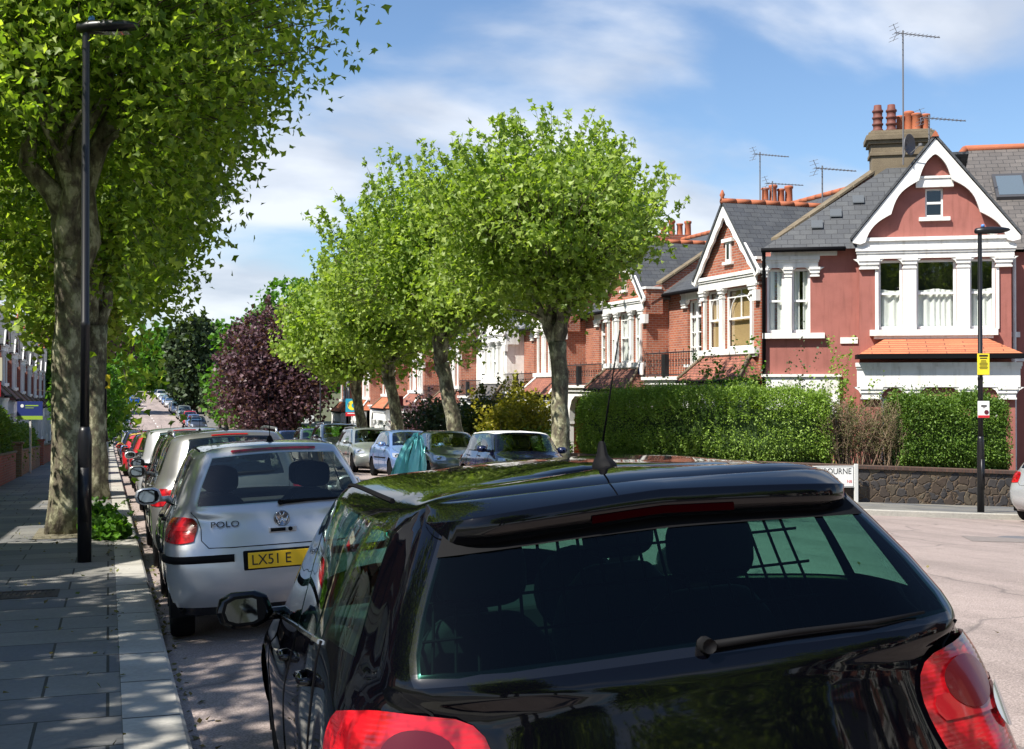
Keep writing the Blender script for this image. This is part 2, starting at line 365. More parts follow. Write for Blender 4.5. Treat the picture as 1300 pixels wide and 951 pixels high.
for p in KI:
    q=nearest(WALLP,p) if p[1]<28 else (12.2,p[1]); q=(q[0]+(q[0]-p[0])*.08,q[1]+(q[1]-p[1])*.08)
    rows.append([(p[0]+(q[0]-p[0])*t,p[1]+(q[1]-p[1])*t,G(p[0]+(q[0]-p[0])*t,p[1]+(q[1]-p[1])*t)+PV) for t in (0,.5,1)])
mb.grid(rows,flip=True); o=mb.build('pavement',M_pave); prop(o,kind='structure')
# painted centre dashes up the far hill, manhole, patch of newer tarmac
def decal(name,pts,m,dz=.004,zf=road_z):
    mb=MB(); mb.add([(x,y,zf(x,y)+dz) for x,y in pts],[tuple(range(len(pts)))]); o=mb.build(name,m); return o
M_line=grain('worn_white_line',(.55,.53,.5),(.7,.68,.65),6,.8,.1)
mbl=MB()
for y in list(range(128,250,6)):
    mbl.add([(4.9,y,road_z(4.9,y)+.006),(5.02,y,road_z(5,y)+.006),(5.02,y+2.2,road_z(5,y+2.2)+.006),(4.9,y+2.2,road_z(5,y+2.2)+.006)],[(0,1,2,3)])
o=mbl.build('road_marking',M_line); prop(o,kind='structure')
M_patch=grain('newer_tarmac_patch',(.17,.145,.135),(.22,.19,.175),6,.9,.3,90)
def disc(cx,cy,r,n=24,ry=None): return [(cx+r*math.cos(a),cy+(ry or r)*math.sin(a)) for a in np.linspace(0,2*math.pi,n,endpoint=False)]

# ---------------------------------------------------------------- foliage and trees
def chaikin(P,n=2):
    for _ in range(n):
        Q=[P[0]]
        for a,b_ in zip(P,P[1:]): Q+=[(a[0]*.75+b_[0]*.25,a[1]*.75+b_[1]*.25),(a[0]*.25+b_[0]*.75,a[1]*.25+b_[1]*.75)]
        P=Q+[P[-1]]
    return P
def leaf_mesh(name,P,size,m,parent=None,up=.35,fold=.35,asp=.95,seed=0,nrm=None,lobed=False):
    rng=np.random.default_rng(seed); n=len(P)
    d=rng.normal(size=(n,3)); 
    if nrm is not None: d=d*.9+nrm
    d[:,2]-=.15; d/=np.linalg.norm(d,axis=1)[:,None]
    q=rng.normal(size=(n,3)); q[:,2]+=up*2
    r=np.cross(d,q); r/=np.linalg.norm(r,axis=1)[:,None]; nn=np.cross(r,d)
    s=size*(.65+.7*rng.random(n))[:,None]
    base=P; tip=P+d*s; l=P+d*s*.45+r*s*.5*asp+nn*s*fold*.35; rr=P+d*s*.45-r*s*.5*asp+nn*s*fold*.35
    if lobed:
        k=6; V=np.stack([base]+[P+d*s*y+r*s*x+nn*s*z for x,y,z in ((-.55,.30,.12),(-.20,.52,.03),(0,1.0,-.10),(.20,.52,.03),(.55,.30,.12))],1).reshape(-1,3); tr=[0,1,2,0,2,3,0,3,4,0,4,5]
    else: k=4; V=np.stack([base,l,tip,rr],1).reshape(-1,3); tr=[0,1,2,0,2,3]
    Fq=(np.arange(n)[:,None]*k+np.array(tr)[None]).reshape(-1); nf=n*len(tr)//3
    me=bpy.data.meshes.new(name); me.vertices.add(len(V)); me.vertices.foreach_set('co',V.ravel().astype(np.float32))
    me.loops.add(len(Fq)); me.loops.foreach_set('vertex_index',Fq.astype(np.int32)); me.polygons.add(nf)
    me.polygons.foreach_set('loop_start',(np.arange(nf)*3).astype(np.int32)); me.materials.append(m); me.update(calc_edges=True)
    o=bpy.data.objects.new(name,me); COL.objects.link(o)
    if parent: o.parent=parent
    return o
TW=[]
def twig_mesh(name,A,B,r,m,parent):
    n=len(A); d=B-A; q=np.cross(d,np.array([.3,.2,1.0])); q/=np.linalg.norm(q,axis=1)[:,None]; w=np.cross(d,q); w/=np.linalg.norm(w,axis=1)[:,None]
    V=np.stack([A+r*q,A-r*.5*q+r*.87*w,A-r*.5*q-r*.87*w,B+r*.3*q,B-r*.15*q+r*.26*w,B-r*.15*q-r*.26*w],1).reshape(-1,3)
    F=(np.arange(n)[:,None,None]*6+np.array([[0,1,4,3],[1,2,5,4],[2,0,3,5]])[None]).reshape(-1,4)
    me=bpy.data.meshes.new(name); me.vertices.add(len(V)); me.vertices.foreach_set('co',V.ravel().astype(np.float32)); me.loops.add(F.size); me.loops.foreach_set('vertex_index',F.ravel().astype(np.int32)); me.polygons.add(len(F)); me.polygons.foreach_set('loop_start',(np.arange(len(F))*4).astype(np.int32)); me.materials.append(m); me.update(calc_edges=True)
    o=bpy.data.objects.new(name,me); COL.objects.link(o); o.parent=parent; return o
def crown_pts(n,rx,ry,rz,cz,seed=0,per=14,cl=.34,low=.0,shoots=60,lump=.22,shell=.55,taper=0,shootlen=.9):
    rng=np.random.default_rng(seed); out=[]
    ph=rng.random((9,3))*6.28; fr=rng.normal(size=(9,3))*2.2
    def lumpf(d): return 1+lump*np.sin(d@fr.T*1.0+ph[:,0]).sum(1)/3
    k=int(n/per); d=rng.normal(size=(k,3)); d/=np.linalg.norm(d,axis=1)[:,None]
    rad=(shell+(1-shell)*rng.random(k)**.6)*lumpf(d)
    rad=np.where(rng.random(k)<.22,rng.random(k)**.5*.7,rad)
    C=d*rad[:,None]
    w=1-taper*np.clip(-C[:,2],0,1.3)
    C=C*np.array([rx,ry,rz]); C[:,0]*=w; C[:,1]*=w
    L=np.repeat(C,per,0)+rng.normal(size=(k*per,3))*cl*np.array([1,1,.75])
    out.append(L); TW.clear(); TW.append((C-C/np.maximum(np.linalg.norm(C,axis=1),.01)[:,None]*.9+np.array([0,0,-.45]),C)); SA=[];SB=[]
    for q in range(shoots):
        dd=rng.normal(size=3); dd[2]=abs(dd[2])*.9+.1; dd/=np.linalg.norm(dd); p=dd*float(lumpf(dd[None])[0])*.93*np.array([rx,ry,rz])
        g=dd*.6+np.array([0,0,.75])+rng.normal(size=3)*.2; g/=np.linalg.norm(g); le=shootlen*(.5+rng.random())
        SA.append(p-g*.4); SB.append(p+g*le); t=rng.random(26)**.8; out.append(p+g*(t*le)[:,None]+rng.normal(size=(26,3))*.09*(1.25-t)[:,None])
    if SA: TW.append((np.array(SA),np.array(SB)))
    P=np.concatenate(out); P[:,2]+=cz
    if low: P=P[P[:,2]>low+.22*np.sin(P[:,0]*2.3+seed)+.18*np.sin(P[:,1]*3.1)+.25*np.abs(rng.normal(size=len(P)))*-1]
    return P
def limb_tree(mb,base,h_fork,r0,limbs,seed=0,lean=(0,0),wob=.04,n=12):
    rng=random.Random(seed); pts=[];rad=[]
    k=9
    for i in range(k+1):
        t=i/k; pts.append((base[0]+lean[0]*t+rng.uniform(-wob,wob)*(i>0),base[1]+lean[1]*t+rng.uniform(-wob,wob)*(i>0),base[2]+h_fork*t-.1*(i==0)))
        rad.append(r0*(1.32 if i==0 else 1-.22*t+ (.10 if i==1 else 0))*rng.uniform(.95,1.05))
    rad[-1]=r0*.95; mb.tube(pts,rad,n)
    f=Vector(pts[-1])
    for (dx,dy,dz,r) in limbs:
        e=Vector((dx,dy,dz)); q=[];rr=[]
        for i in range(8):
            t=i/7; p=f+e*t+Vector((rng.uniform(-1,1),rng.uniform(-1,1),rng.uniform(-.5,.5)))*.16*(i>0)+Vector((0,0,-.22*(1-t)))
            p+=Vector((dx,dy,0))*(-.18*math.sin(t*math.pi)); q.append(p); rr.append(r*(1-.75*t)*rng.uniform(.92,1.08))
        mb.tube(q,rr,9)
        for s in range(5):
            t=rng.uniform(.3,.95); i=int(t*7); p=q[i]; d=Vector((rng.uniform(-1,1),rng.uniform(-1,1),rng.uniform(.0,1.2))).normalized()*rng.uniform(.8,1.9)
            mb.tube([p,p+d*.5+Vector((0,0,.06)),p+d],[rr[i]*.5,rr[i]*.32,.012],6)
M_bark=mat('plane_tree_bark',(.16,.14,.10),.9)
b=NB(M_bark); v=b.coord('Object',(1,1,.6)); n1=b.noise(v,6,6,.65); n2=b.noise(v,22,4)
c=b.ramp(n1,[(.38,(.07,.058,.042)),(.46,(.15,.13,.09)),(.52,(.17,.165,.10)),(.55,(.30,.29,.19)),(.64,(.46,.43,.31))]); c=b.mix(.35,c,b.ramp(n2,[(.35,(.45,.45,.4)),(.6,(1.1,1.1,1))]),'MULTIPLY'); b.col(c); b.bump(n1,.7,.05)
M_bark2=grain('dark_bark',(.05,.04,.03),(.10,.08,.055),8,.95,.7)
M_leafL=leafy('plane_leaf_deep',(.085,.145,.016),(.18,.265,.03),(.37,.45,.085),.52,.45)
M_leafR=leafy('plane_leaf_bright',(.14,.22,.035),(.24,.33,.055),(.38,.47,.13),.42,.5)
M_leafP=leafy('copper_leaf',(.06,.026,.036),(.10,.046,.062),(.18,.10,.12),.25,.45)
M_leafD=leafy('evergreen_leaf',(.03,.05,.022),(.05,.08,.034),(.08,.11,.05),.15,.3)
M_leafG=leafy('fresh_leaf',(.05,.13,.015),(.08,.19,.02),(.12,.25,.03),.35,.35)
M_leafH=leafy('hedge_leaf',(.13,.215,.035),(.21,.32,.055),(.32,.44,.10),.3,.35)
M_leafHd=leafy('dark_hedge_leaf',(.065,.13,.02),(.11,.195,.03),(.18,.28,.05),.25,.35)
M_leafY=leafy('golden_leaf',(.14,.15,.012),(.26,.24,.02),(.36,.30,.03),.3,.35)
M_leafV=leafy('variegated_dark_leaf',(.02,.045,.012),(.05,.08,.015),(.20,.17,.03),.25,.35)
M_leafB=leafy('sparse_brown_twig',(.10,.085,.045),(.13,.12,.06),(.09,.12,.035),.2,.2)
def plane_tree(name,X,Y,r0,hf,crown,nleaf,m,label,seed,leaf=.15,lean=(0,0),group='pollarded plane trees along the street',limbs=None,clear=None,**k):
    t=empty(name,(X,Y,G(X,Y)+PV),label=label,cat='tree',group=group)
    rx,ry,rz,cz=crown; mb=MB(); rg=random.Random(seed)
    limbs=limbs or [(math.cos(a)*rx*.55,math.sin(a)*ry*.55,(cz+rz*.35-hf)*rg.uniform(.75,1.05),r0*rg.uniform(.42,.62)) for a in [rg.uniform(-.4,.4)+j*6.283/6 for j in range(6)]]+[(.2,.1,(cz+rz*.5-hf),r0*.5)]
    limb_tree(mb,(0,0,0),hf,r0,limbs,seed,lean,.03*r0/.25); mb.build('trunk',M_bark if 'plane' in label else M_bark2,t,True,uv=False)
    P=crown_pts(nleaf,rx,ry,rz,0,seed,**k)
    if clear: P=P[~clear(P+np.array([0,0,cz]))]
    if seed!=54:
        A=np.concatenate([a for a,_ in TW])+np.array([0,0,cz]); B=np.concatenate([b_ for _,b_ in TW])+np.array([0,0,cz])
        if k.get('low'): kp=B[:,2]-cz>k['low']+.2; A=A[kp]; B=B[kp]
        if clear: A=B+(A-B)*.5; kp=(~clear(A))&(~clear(B))&(~clear(B-np.array([0,0,.5])))&(np.hypot(A[:,0],A[:,1])>1.6); A=A[kp]; B=B[kp]
        tw=twig_mesh('twigs',A,B,.011,M_bark2,t); tw.location=(lean[0],lean[1],0)
    c=leaf_mesh('crown',P,leaf,m,t,seed=seed,lobed=seed in (51,52,61,62,63)); c.location=(lean[0],lean[1],cz)
    return t
M_mirror=mat('mirror_glass_dim',(.30,.33,.33),.05,1)
M_trimgl=mat('black_gloss_trim',(.004,.004,.005),.15,0,.5)
M_red3=mat('deep_lamp_bowl',(.10,.003,.006),.2,.3,.5)
# ---------------------------------------------------------------- vehicles
def crs(P,t):                                   # centripetal Catmull-Rom through P at parameter t
    n=len(P); k=min(int(t),n-2); u=t-k
    p0=P[k-1] if k>0 else 2*P[0]-P[1]; p1,p2=P[k],P[k+1]; p3=P[k+2] if k+2<n else 2*P[-1]-P[-2]
    d=lambda a,b: max(np.linalg.norm(b-a)**.5,1e-4)
    t0=0; t1=t0+d(p0,p1); t2=t1+d(p1,p2); t3=t2+d(p2,p3); x=t1+(t2-t1)*u
    A1=(t1-x)/(t1-t0)*p0+(x-t0)/(t1-t0)*p1; A2=(t2-x)/(t2-t1)*p1+(x-t1)/(t2-t1)*p2; A3=(t3-x)/(t3-t2)*p2+(x-t2)/(t3-t2)*p3
    B1=(t2-x)/(t2-t0)*A1+(x-t0)/(t2-t0)*A2; B2=(t3-x)/(t3-t1)*A2+(x-t1)/(t3-t1)*A3
    return (t2-x)/(t2-t1)*B1+(x-t1)/(t2-t1)*B2
CAR=dict(L=4.1,W=1.70,H=1.46,zbr=1.0,zbf=.93,hb=.77,ht=.60,rb=.10,rt=.42,wb=3.02,wt=2.35,zn=.74,zc=.96,wr=.31,ax=(.68,3.28),q=.85,mid=1.75,sill=.20,rake=.0,xr=.56,dz=0.0)
def crsv(P,ts):                                  # the same for many parameters at once
    P=np.asarray(P); n=len(P); ts=np.asarray(ts,float); k=np.minimum(ts.astype(int),n-2); u=(ts-k)[:,None]
    E=np.vstack([2*P[:1]-P[1:2],P,2*P[-1:]-P[-2:-1]]); p0,p1,p2,p3=E[k],E[k+1],E[k+2],E[k+3]
    d=lambda a,b: np.maximum(np.linalg.norm(b-a,axis=1)**.5,1e-4)[:,None]
    t0=0; t1=d(p0,p1); t2=t1+d(p1,p2); t3=t2+d(p2,p3); x=t1+(t2-t1)*u
    A1=(t1-x)/(t1-t0)*p0+(x-t0)/(t1-t0)*p1; A2=(t2-x)/(t2-t1)*p1+(x-t1)/(t2-t1)*p2; A3=(t3-x)/(t3-t2)*p2+(x-t2)/(t3-t2)*p3
    B1=(t2-x)/(t2-t0)*A1+(x-t0)/(t2-t0)*A2; B2=(t3-x)/(t3-t1)*A2+(x-t1)/(t3-t1)*A3
    return (t2-x)/(t2-t1)*B1+(x-t1)/(t2-t1)*B2
def car_surface(c):
    L,hw,H=c['L'],c['W']/2,c['H']; ax1=c['ax'][1]
    def ring(zs,hwid,y0,yf,crn=.16,fr=.22,x1=.62,ys=None,narrow=.93,fx=.92):
        q,mid,wb=c['q'],c['mid'],c['wb']
        ys=ys or (q,mid,wb-.25)
        pts=[(0,y0),(x1*hwid,y0+.03),(narrow*hwid,y0+crn),(hwid*.995,ys[0]),(hwid,ys[1]),(hwid*.99,ys[2]),(fx*hwid,yf-fr),(x1*hwid,yf-.05),(0,yf)]
        return [np.array([p[0],p[1],z]) for p,z in zip(pts,zs)]
    zr=c['zbr']; zf=c['zbf']; n=c['zn']
    R0=ring([c['sill']]*9,hw*.92,.14,L-.16)
    R1=ring([.36]*9,hw*.985,.02,L-.03)
    R2=ring([.56]*9,hw,.0,L,crn=.13)
    R3=ring([.76]*6+[n-.10,n-.09,n-.08],hw*.99,.045+c['rake']*.3,L-.09,crn=.15,fr=.3)
    R4=ring([zr-.09,zr-.09,zr-.10,zr-.10,(zr+zf)/2-.09,zf-.07,n+.05,n+.03,n+.02],hw*.955,.08+c['rake'],L-.32,crn=.17,fr=.38)
    hb,ht=c['hb'],c['ht']; rb,rt,wb,wt=c['rb'],c['rt'],c['wb'],c['wt']; xr=c['xr']
    dq=c['q']
    R5=[np.array(p) for p in [(0,rb,zr),(xr,rb+.05,zr),(hb*.93,rb+.25,zr+.005),(hb,dq,zr+.0),(hb,c['mid'],(zr+zf)/2),(hb*.985,wb-.20,zf),(hb*.93,wb-.02,zf+.01),(hb*.6,wb+.16,c['zc']),(0,wb+.22,c['zc']+.01)]]
    zt=H-.105
    k=xr/hb*ht*1.02
    R6=[np.array(p) for p in [(0,rt,zt+.035),(k*.98,rt+.03,zt+.015),(ht*.95,rt+.17,zt-.0),(ht,max(dq,rt+.28),zt+.005),(ht+.005,c['mid'],zt+.025),(ht*.99,wt-.22,zt+.01),(ht*.93,wt-.03,zt+.005),(ht*.6,wt+.07,zt+.04),(0,wt+.10,zt+.055)]]
    e=.07
    R7=[np.array(p) for p in [(0,rt+.07,H-.035),(k*.95,rt+.10,H-.045),(ht*.88,rt+.24,H-.055),(ht-e,max(dq,rt+.28)+.03,H-.045),(ht-e,c['mid'],H-.03),(ht-e,wt-.25,H-.045),(ht*.84,wt-.12,H-.055),(ht*.55,wt-.03,H-.035),(0,wt,H-.028)]]
    R8=[np.array([p[0]*.5,p[1]+(.15 if i<3 else (-.15 if i>5 else 0)),p[2]+.024]) for i,p in enumerate(R7)]
    R9=[np.array([0,p[1]+(.1 if i<3 else (-.1 if i>5 else 0)),p[2]+.007]) for i,p in enumerate(R8)]
    rings=[R0,R1,R2,R3,R4,R5,R6,R7,R8,R9]
    cache={}
    def curve(i,j):
        key=(i,round(j,5))
        if key not in cache:
            P=rings[i]; M=np.array([-1,1,1]); Q=[P[2]*M,P[1]*M]+P+[P[-2]*M,P[-3]*M]; cache[key]=crs(Q,j+2)
        return cache[key]
    def Sf(i,j):
        s=1
        if j<0: j=-j; s=-1
        P=[curve(k,j) for k in range(10)]
        p=crs(P,i).copy(); p[0]*=s
        return p
    def grid(iv,js):
        M=np.array([-1,1,1]); aj=np.abs(js); C=np.stack([crsv([P[2]*M,P[1]*M]+P+[P[-2]*M,P[-3]*M],aj+2) for P in rings])
        out=np.stack([crsv(C[:,b],iv) for b in range(len(js))],1); out[:,:,0]*=np.where(np.array(js)<0,-1,1)[None]; return out
    Sf.grid=grid
    return Sf
def patch(Sf,i0,i1,j0,j1,side=1,off=.003,n=8,m=10,k=.0,thick=.012):
    rows=[];e=1e-2
    for a in np.linspace(-1,1,n):
        r=[]
        for b_ in np.linspace(-1,1,m):
            aa=a*math.sqrt(1-k*b_*b_/2); bb=b_*math.sqrt(1-k*a*a/2)
            i=i0+(i1-i0)*(aa+1)/2; j=j0+(j1-j0)*(bb+1)/2
            p=Sf(i,j); di=Sf(i+e,j)-Sf(i-e,j) if i<8.9 else Sf(i,j)-Sf(i-e,j); dj=Sf(i,abs(j)+e)-Sf(i,max(abs(j)-e,0)) 
            if j<0: dj=Sf(i,j)-Sf(i,j-e)
            nn=np.cross(dj,di); nn=nn/max(np.linalg.norm(nn),1e-9); p=p+nn*off; p[0]*=side; r.append(p)
        rows.append(r)
    mb=MB(); mb.grid(rows,flip=side<0)
    return mb
def wheel(parent,x,y,r,side,hi=True):
    w=.17 if hi else .17
    mb=MB(); n=28
    xo=x*side
    s=side
    mb.lathe((xo,y,r),[(r*.68,-s*0-.085*1),(r*.93,-.085),(r*.985,-.07),(r,-.045),(r,.045),(r*.985,.07),(r*.93,.085),(r*.68,.085)],n,'x')
    t=mb.build('wheel',M_black,parent,True,uv=False)
    rb=MB(); o=.078*s
    rb.lathe((xo,y,r),[(r*.69,o*.2),(r*.69,o),(r*.64,o*1.06),(r*.62,o*.6),(r*.12,o*.75),(r*.10,o*1.0),(.005,o*1.05)],n,'x',0)
    if hi:
        for k in range(7):
            a=2*math.pi*k/7; c,sn=math.cos(a),math.sin(a); d=(-sn,c)
            P=[(xo+o*.98,y+c*r*.10+d[0]*.022,r+sn*r*.10+d[1]*.022),(xo+o*.98,y+c*r*.65+d[0]*.03,r+sn*r*.65+d[1]*.03),(xo+o*.98,y+c*r*.65-d[0]*.03,r+sn*r*.65-d[1]*.03),(xo+o*.98,y+c*r*.10-d[0]*.022,r+sn*r*.10-d[1]*.022)]
            rb.prism(P,(-o*.35,0,0),0)
    rb.build('rim',M_rim,t,True,uv=False)
    return t
def make_car(name,label,cat,loc,pm,yaw=0,roll=0,pitch=None,group=None,plate=None,detail=1,estate=False,glass=None,rails=False,handle=True,tail_j=(1.42,2.35),tail_i=(2.75,3.95),head=True,aerial=True,roofm=None,side_glass=None,seats=True,brake=True,strip=True,trim_bumper=False,mirror_mat=None,tailm=None,wiper=True,spoiler=None,res=1.0,**kw):
    c=dict(CAR); c.update(kw); Sf=car_surface(c); L,hw,H=c['L'],c['W']/2,c['H']
    gl=glass or M_cglass; sg=side_glass or gl
    X,Y=loc[0],loc[1]
    z=road_z(X,Y) if len(loc)<3 else loc[2]
    t=empty(name,(X,Y,z),(0,0,0),label,cat,group)
    if pitch is None:
        dy=math.cos(yaw); pitch=math.atan2(road_z(X-math.sin(yaw)*L,Y+dy*L)-road_z(X,Y),L)
    t.rotation_euler=(Matrix.Rotation(yaw,3,'Z')@Matrix.Rotation(pitch,3,'X')@Matrix.Rotation(roll,3,'Y')).to_euler()
    # parameter lines
    WIN=[('rear_window',5.10,5.93,-.94,.94,c.get('rearglass',gl)),('side_window',5.08,5.95,3.05 if not estate else 3.05,3.93,sg),('side_window',5.08,5.95,4.03,4.90,sg),('windscreen',5.06,5.95,6.12,8,gl)]
    if estate or c.get('quarter'): WIN.append(('quarter_window',5.12,5.90,2.25,2.93,sg))
    iv=sorted(set([round(x,4) for x in list(np.linspace(0,5,int(22*res)))+[5.08,5.10,5.12,5.06]+list(np.linspace(5.2,5.9,4))+[5.93,5.95,5.90,6]+list(np.linspace(6,9,int(10*res)))]))
    jv=sorted(set([round(x,4) for x in list(np.linspace(0,.94,5))+[.94,1]+list(np.linspace(1,2,6))+[2.25,2.6,2.93,3.05]+list(np.linspace(2,3,9))+list(np.linspace(3.05,3.93,int(13*res)))+[4.03,4.90]+list(np.linspace(4.03,4.9,int(13*res)))+list(np.linspace(5,6,int(16*res)))+[6.12]+list(np.linspace(6.12,8,9))]))
    nj=len(jv); js=[-j for j in jv[::-1][:-1]]+jv
    V=[];idx={}
    for a,i in enumerate(iv):
        for b_,j in enumerate(js): idx[a,b_]=a*len(js)+b_
    V=Sf.grid(np.array(iv),np.array(js)).reshape(-1,3); R_=c['wr']*1.17
    arch=np.zeros(len(V),bool)
    ii=np.array([i for i in iv for j in js])
    for ay in c['ax']:
        d=np.hypot(V[:,1]-ay,V[:,2]-c['wr']); arch|=(d<R_)&(np.abs(V[:,0])>hw*.7)&(ii<4)
    def inwin(i,j):
        aj=abs(j)
        for nme,i0,i1,j0,j1,_ in WIN:
            if i0<i<i1 and (j0<j<j1 if nme=='rear_window' else j0<aj<j1): return 1
        return 0
    groups={'body':([],[]),'rear_bumper':([],[]),'front_bumper':([],[])}
    used=set()
    for a in range(len(iv)-1):
        for b_ in range(len(js)-1):
            im=(iv[a]+iv[a+1])/2; jm=(js[b_]+js[b_+1])/2; aj=abs(jm)
            if inwin(im,jm): continue
            q=(idx[a,b_],idx[a,b_+1],idx[a+1,b_+1],idx[a+1,b_])
            if all(arch[k] for k in q): continue
            g=('rear_bumper' if aj<2.25 else 'front_bumper') if im<2.55 and (aj<2.25 or aj>6.0) else 'body'
            mi=0
            if im>5 and im<6: 
                mi=1 if (2.9<aj<5 or aj<1.0 and c.get('frit',1)) else 0
                if c.get('blackpillar') : mi=1
            if im<.35: mi=1
            if im>6.2 and roofm: mi=2
            if g!='body' and trim_bumper and im>.4: mi=1
            groups[g][0].append(q); groups[g][1].append(mi); used.update(q)
    for k in used:
        if arch[k]:
            p=V[k]; ay=min(c['ax'],key=lambda y:abs(y-p[1])); d=math.hypot(p[1]-ay,p[2]-c['wr'])
            if d>1e-3: V[k,1]=ay+(p[1]-ay)*R_/d; V[k,2]=c['wr']+(p[2]-c['wr'])*R_/d
    mats=[pm,M_trimgl,roofm or pm]
    for g,(fs,ms) in groups.items():
        ks=sorted(set(k for f in fs for k in f)); mp_={k:n for n,k in enumerate(ks)}
        mb=MB(); mb.v=[tuple(V[k]) for k in ks]; mb.f=[tuple(mp_[k] for k in f) for f in fs]; mb.m=ms
        mb.build(g,mats,t,True,uv=False)
    for nme,i0,i1,j0,j1,gm in WIN:
        for sd in ((1,) if nme=='rear_window' else (1,-1)):
            if nme=='windscreen':
                if sd<0: continue
                rows=[]; 
                for i in np.linspace(i0-.02,i1+.02,7): rows.append([Sf(i,j)*np.array([sg_,1,1]) for sg_,j in [(1,jj) for jj in np.linspace(j0-.03,8,8)]+[(-1,jj) for jj in np.linspace(8,j0-.03,8)[1:]]])
                mb=MB(); mb.grid(rows)
            else: mb=patch(Sf,i0-.025,i1+.025,j0-.02,j1+.02,sd,.002,7,12)
            mb.build(nme,gm,t,True,uv=False)
    # floor, arches, interior
    mb=MB(); mb.box((-hw*.8,.25,.19),(hw*.8,L-.3,.24))
    for ay in c['ax']:
        for s in (1,-1):
            rows=[[(s*x,ay+R_*1.02*math.cos(a),c['wr']+R_*1.02*math.sin(a)) for a in np.linspace(-.3,math.pi+.3,14)] for x in (hw*.97,hw*.62)]
            mb.grid(rows,flip=s>0)
            mb.prism([(s*hw*.62,ay+R_*1.02*math.cos(a),c['wr']+R_*1.02*math.sin(a)) for a in np.linspace(-.3,math.pi+.3,14)],(-s*.01,0,0))
    mb.build('underbody',M_black,t,uv=False)
    mb=MB(); zi=c['zbf']
    mb.box((-hw*.86,c['wb']-.55,.5),(hw*.86,c['wb']+.1,zi-.03)); mb.box((-hw*.86,.35,.3),(hw*.86,c['wb'],.42)); mb.box((-hw*.84,.2,.42),(hw*.84,.7,zi-.10))
    mb.build('dashboard',M_dark,t,bevel=.02)
    if seats:
        sz=H-.40
        for y0,xs_ in ((c['wb']-1.25,(-.36,.36)),(1.05 if not estate else 1.15,(-.36,.36))):
            for x in xs_:
                mb=MB()
                pts=[(x-.23,y0,.45),(x+.23,y0,.45),(x+.245,y0-.08,.85),(x+.22,y0-.13,sz-.12),(x+.12,y0-.155,sz-.01),(x-.12,y0-.155,sz-.01),(x-.22,y0-.13,sz-.12),(x-.245,y0-.08,.85)]
                mb.prism(pts,(0,.11,0)); st=mb.build('seat',M_seat,t,True,bevel=.035,uv=False)
                mb=MB(); mb.prism([(x+.135*math.copysign(abs(math.cos(a))**.55,math.cos(a)),y0-.19,sz+.115+.10*math.copysign(abs(math.sin(a))**.6,math.sin(a))) for a in np.linspace(0,2*math.pi,25)[:-1]],(0,.10,0)); mb.build('headrest',M_seat,st,True,bevel=.03,uv=False)
    for s in (1,-1):
        tb=patch(Sf,tail_i[0],tail_i[1],tail_j[0],tail_j[1],s,.010,10,10,c.get('tail_k',.35)); tl=tb.build('tail_light',tailm or M_red,t,True,uv=False)
        mi_=(tail_i[0]+tail_i[1])/2
        if detail:
            tb=patch(Sf,mi_-.16,mi_+.14,tail_j[0]+.08,tail_j[1]-.08,s,.014,4,7,.3); tb.build('lower_lens',M_red2,tl,True,uv=False)
            if c.get('clearlens'):
                tb=patch(Sf,3.35,4.0,tail_j[0]+.25,tail_j[0]+.80,s,.016,8,8,1.0); tb.build('dark_roundel',M_red3,tl,True,uv=False); tb=patch(Sf,3.0,3.55,tail_j[0]+.72,tail_j[0]+1.12,s,.020,7,7,1.0); tb.build('reversing_lens',M_lens,tl,True,uv=False)
        if head:
            hb_=patch(Sf,2.75,3.75,5.86,6.85,s,.010,7,9,.4); hl=hb_.build('headlight',M_lens,t,True,uv=False)
            if detail:
                p=Sf(3.2,6.3); q=MB(); q.lathe((s*p[0]*.97,p[1]+.0,p[2]),[(.07,-.05),(.07,.02),(.05,.03)],14,'y'); q.build('lamp_bowl',M_chrome,hl,True,uv=False)
        ym=c['wb']-.42; xm=c['hb']+.0; zm=c['zbf']+.07
        mb=MB(); n=10; rows=[]
        for k,(dy,sc) in enumerate([(-.05,.80),(-.045,.97),(-.01,1.0),(.05,.9),(.095,.6),(.11,.2)]):
            rows.append([(s*(xm+.155+sc*.115*math.copysign(abs(math.cos(a))**.75,math.cos(a))),ym+dy,zm+sc*.078*math.copysign(abs(math.sin(a))**.75,math.sin(a))) for a in np.linspace(0,2*math.pi,n+1)])
        mb.grid(rows,flip=s<0); mb.prism([(s*(xm-.03),ym,zm-.06),(s*(xm+.08),ym,zm-.055),(s*(xm+.08),ym,zm-.01),(s*(xm-.03),ym,zm-.01)],(0,.05,0))
        mm=mb.build('door_mirror',mirror_mat or pm,t,True,uv=False)
        cx_=sum(p_[0] for p_ in rows[0][:-1])/n; cz_=sum(p_[2] for p_ in rows[0][:-1])/n; q=MB(); mm_=MB(); q.add([(x,y-.001,z) for x,y,z in rows[0][:-1]],[tuple(range(n))]); q.build('mirror_back',M_black,mm,uv=False); q=MB(); q.add([(cx_+(x-cx_)*.86,y-.004-(x-cx_)*s*.05,cz_+(z-cz_)*.82) for x,y,z in rows[0][:-1]],[tuple(range(n))]); q.build('mirror_glass',M_mirror,mm,uv=False)
        for w,ay in enumerate(c['ax']): wheel(t,hw-.115,ay,c['wr'],s,detail>0)
        if handle:
            for j in (3.14,4.12):
                p=Sf(4.35,j); mb=MB(); mb.tube([(s*(p[0]+.005),p[1]-.09,p[2]-.03),(s*(p[0]+.035),p[1]-.07,p[2]-.03),(s*(p[0]+.035),p[1]+.07,p[2]-.035),(s*(p[0]+.005),p[1]+.09,p[2]-.035)],.013,6); mb.build('door_handle',pm if c.get('ph',1) else M_black,t,True,uv=False)
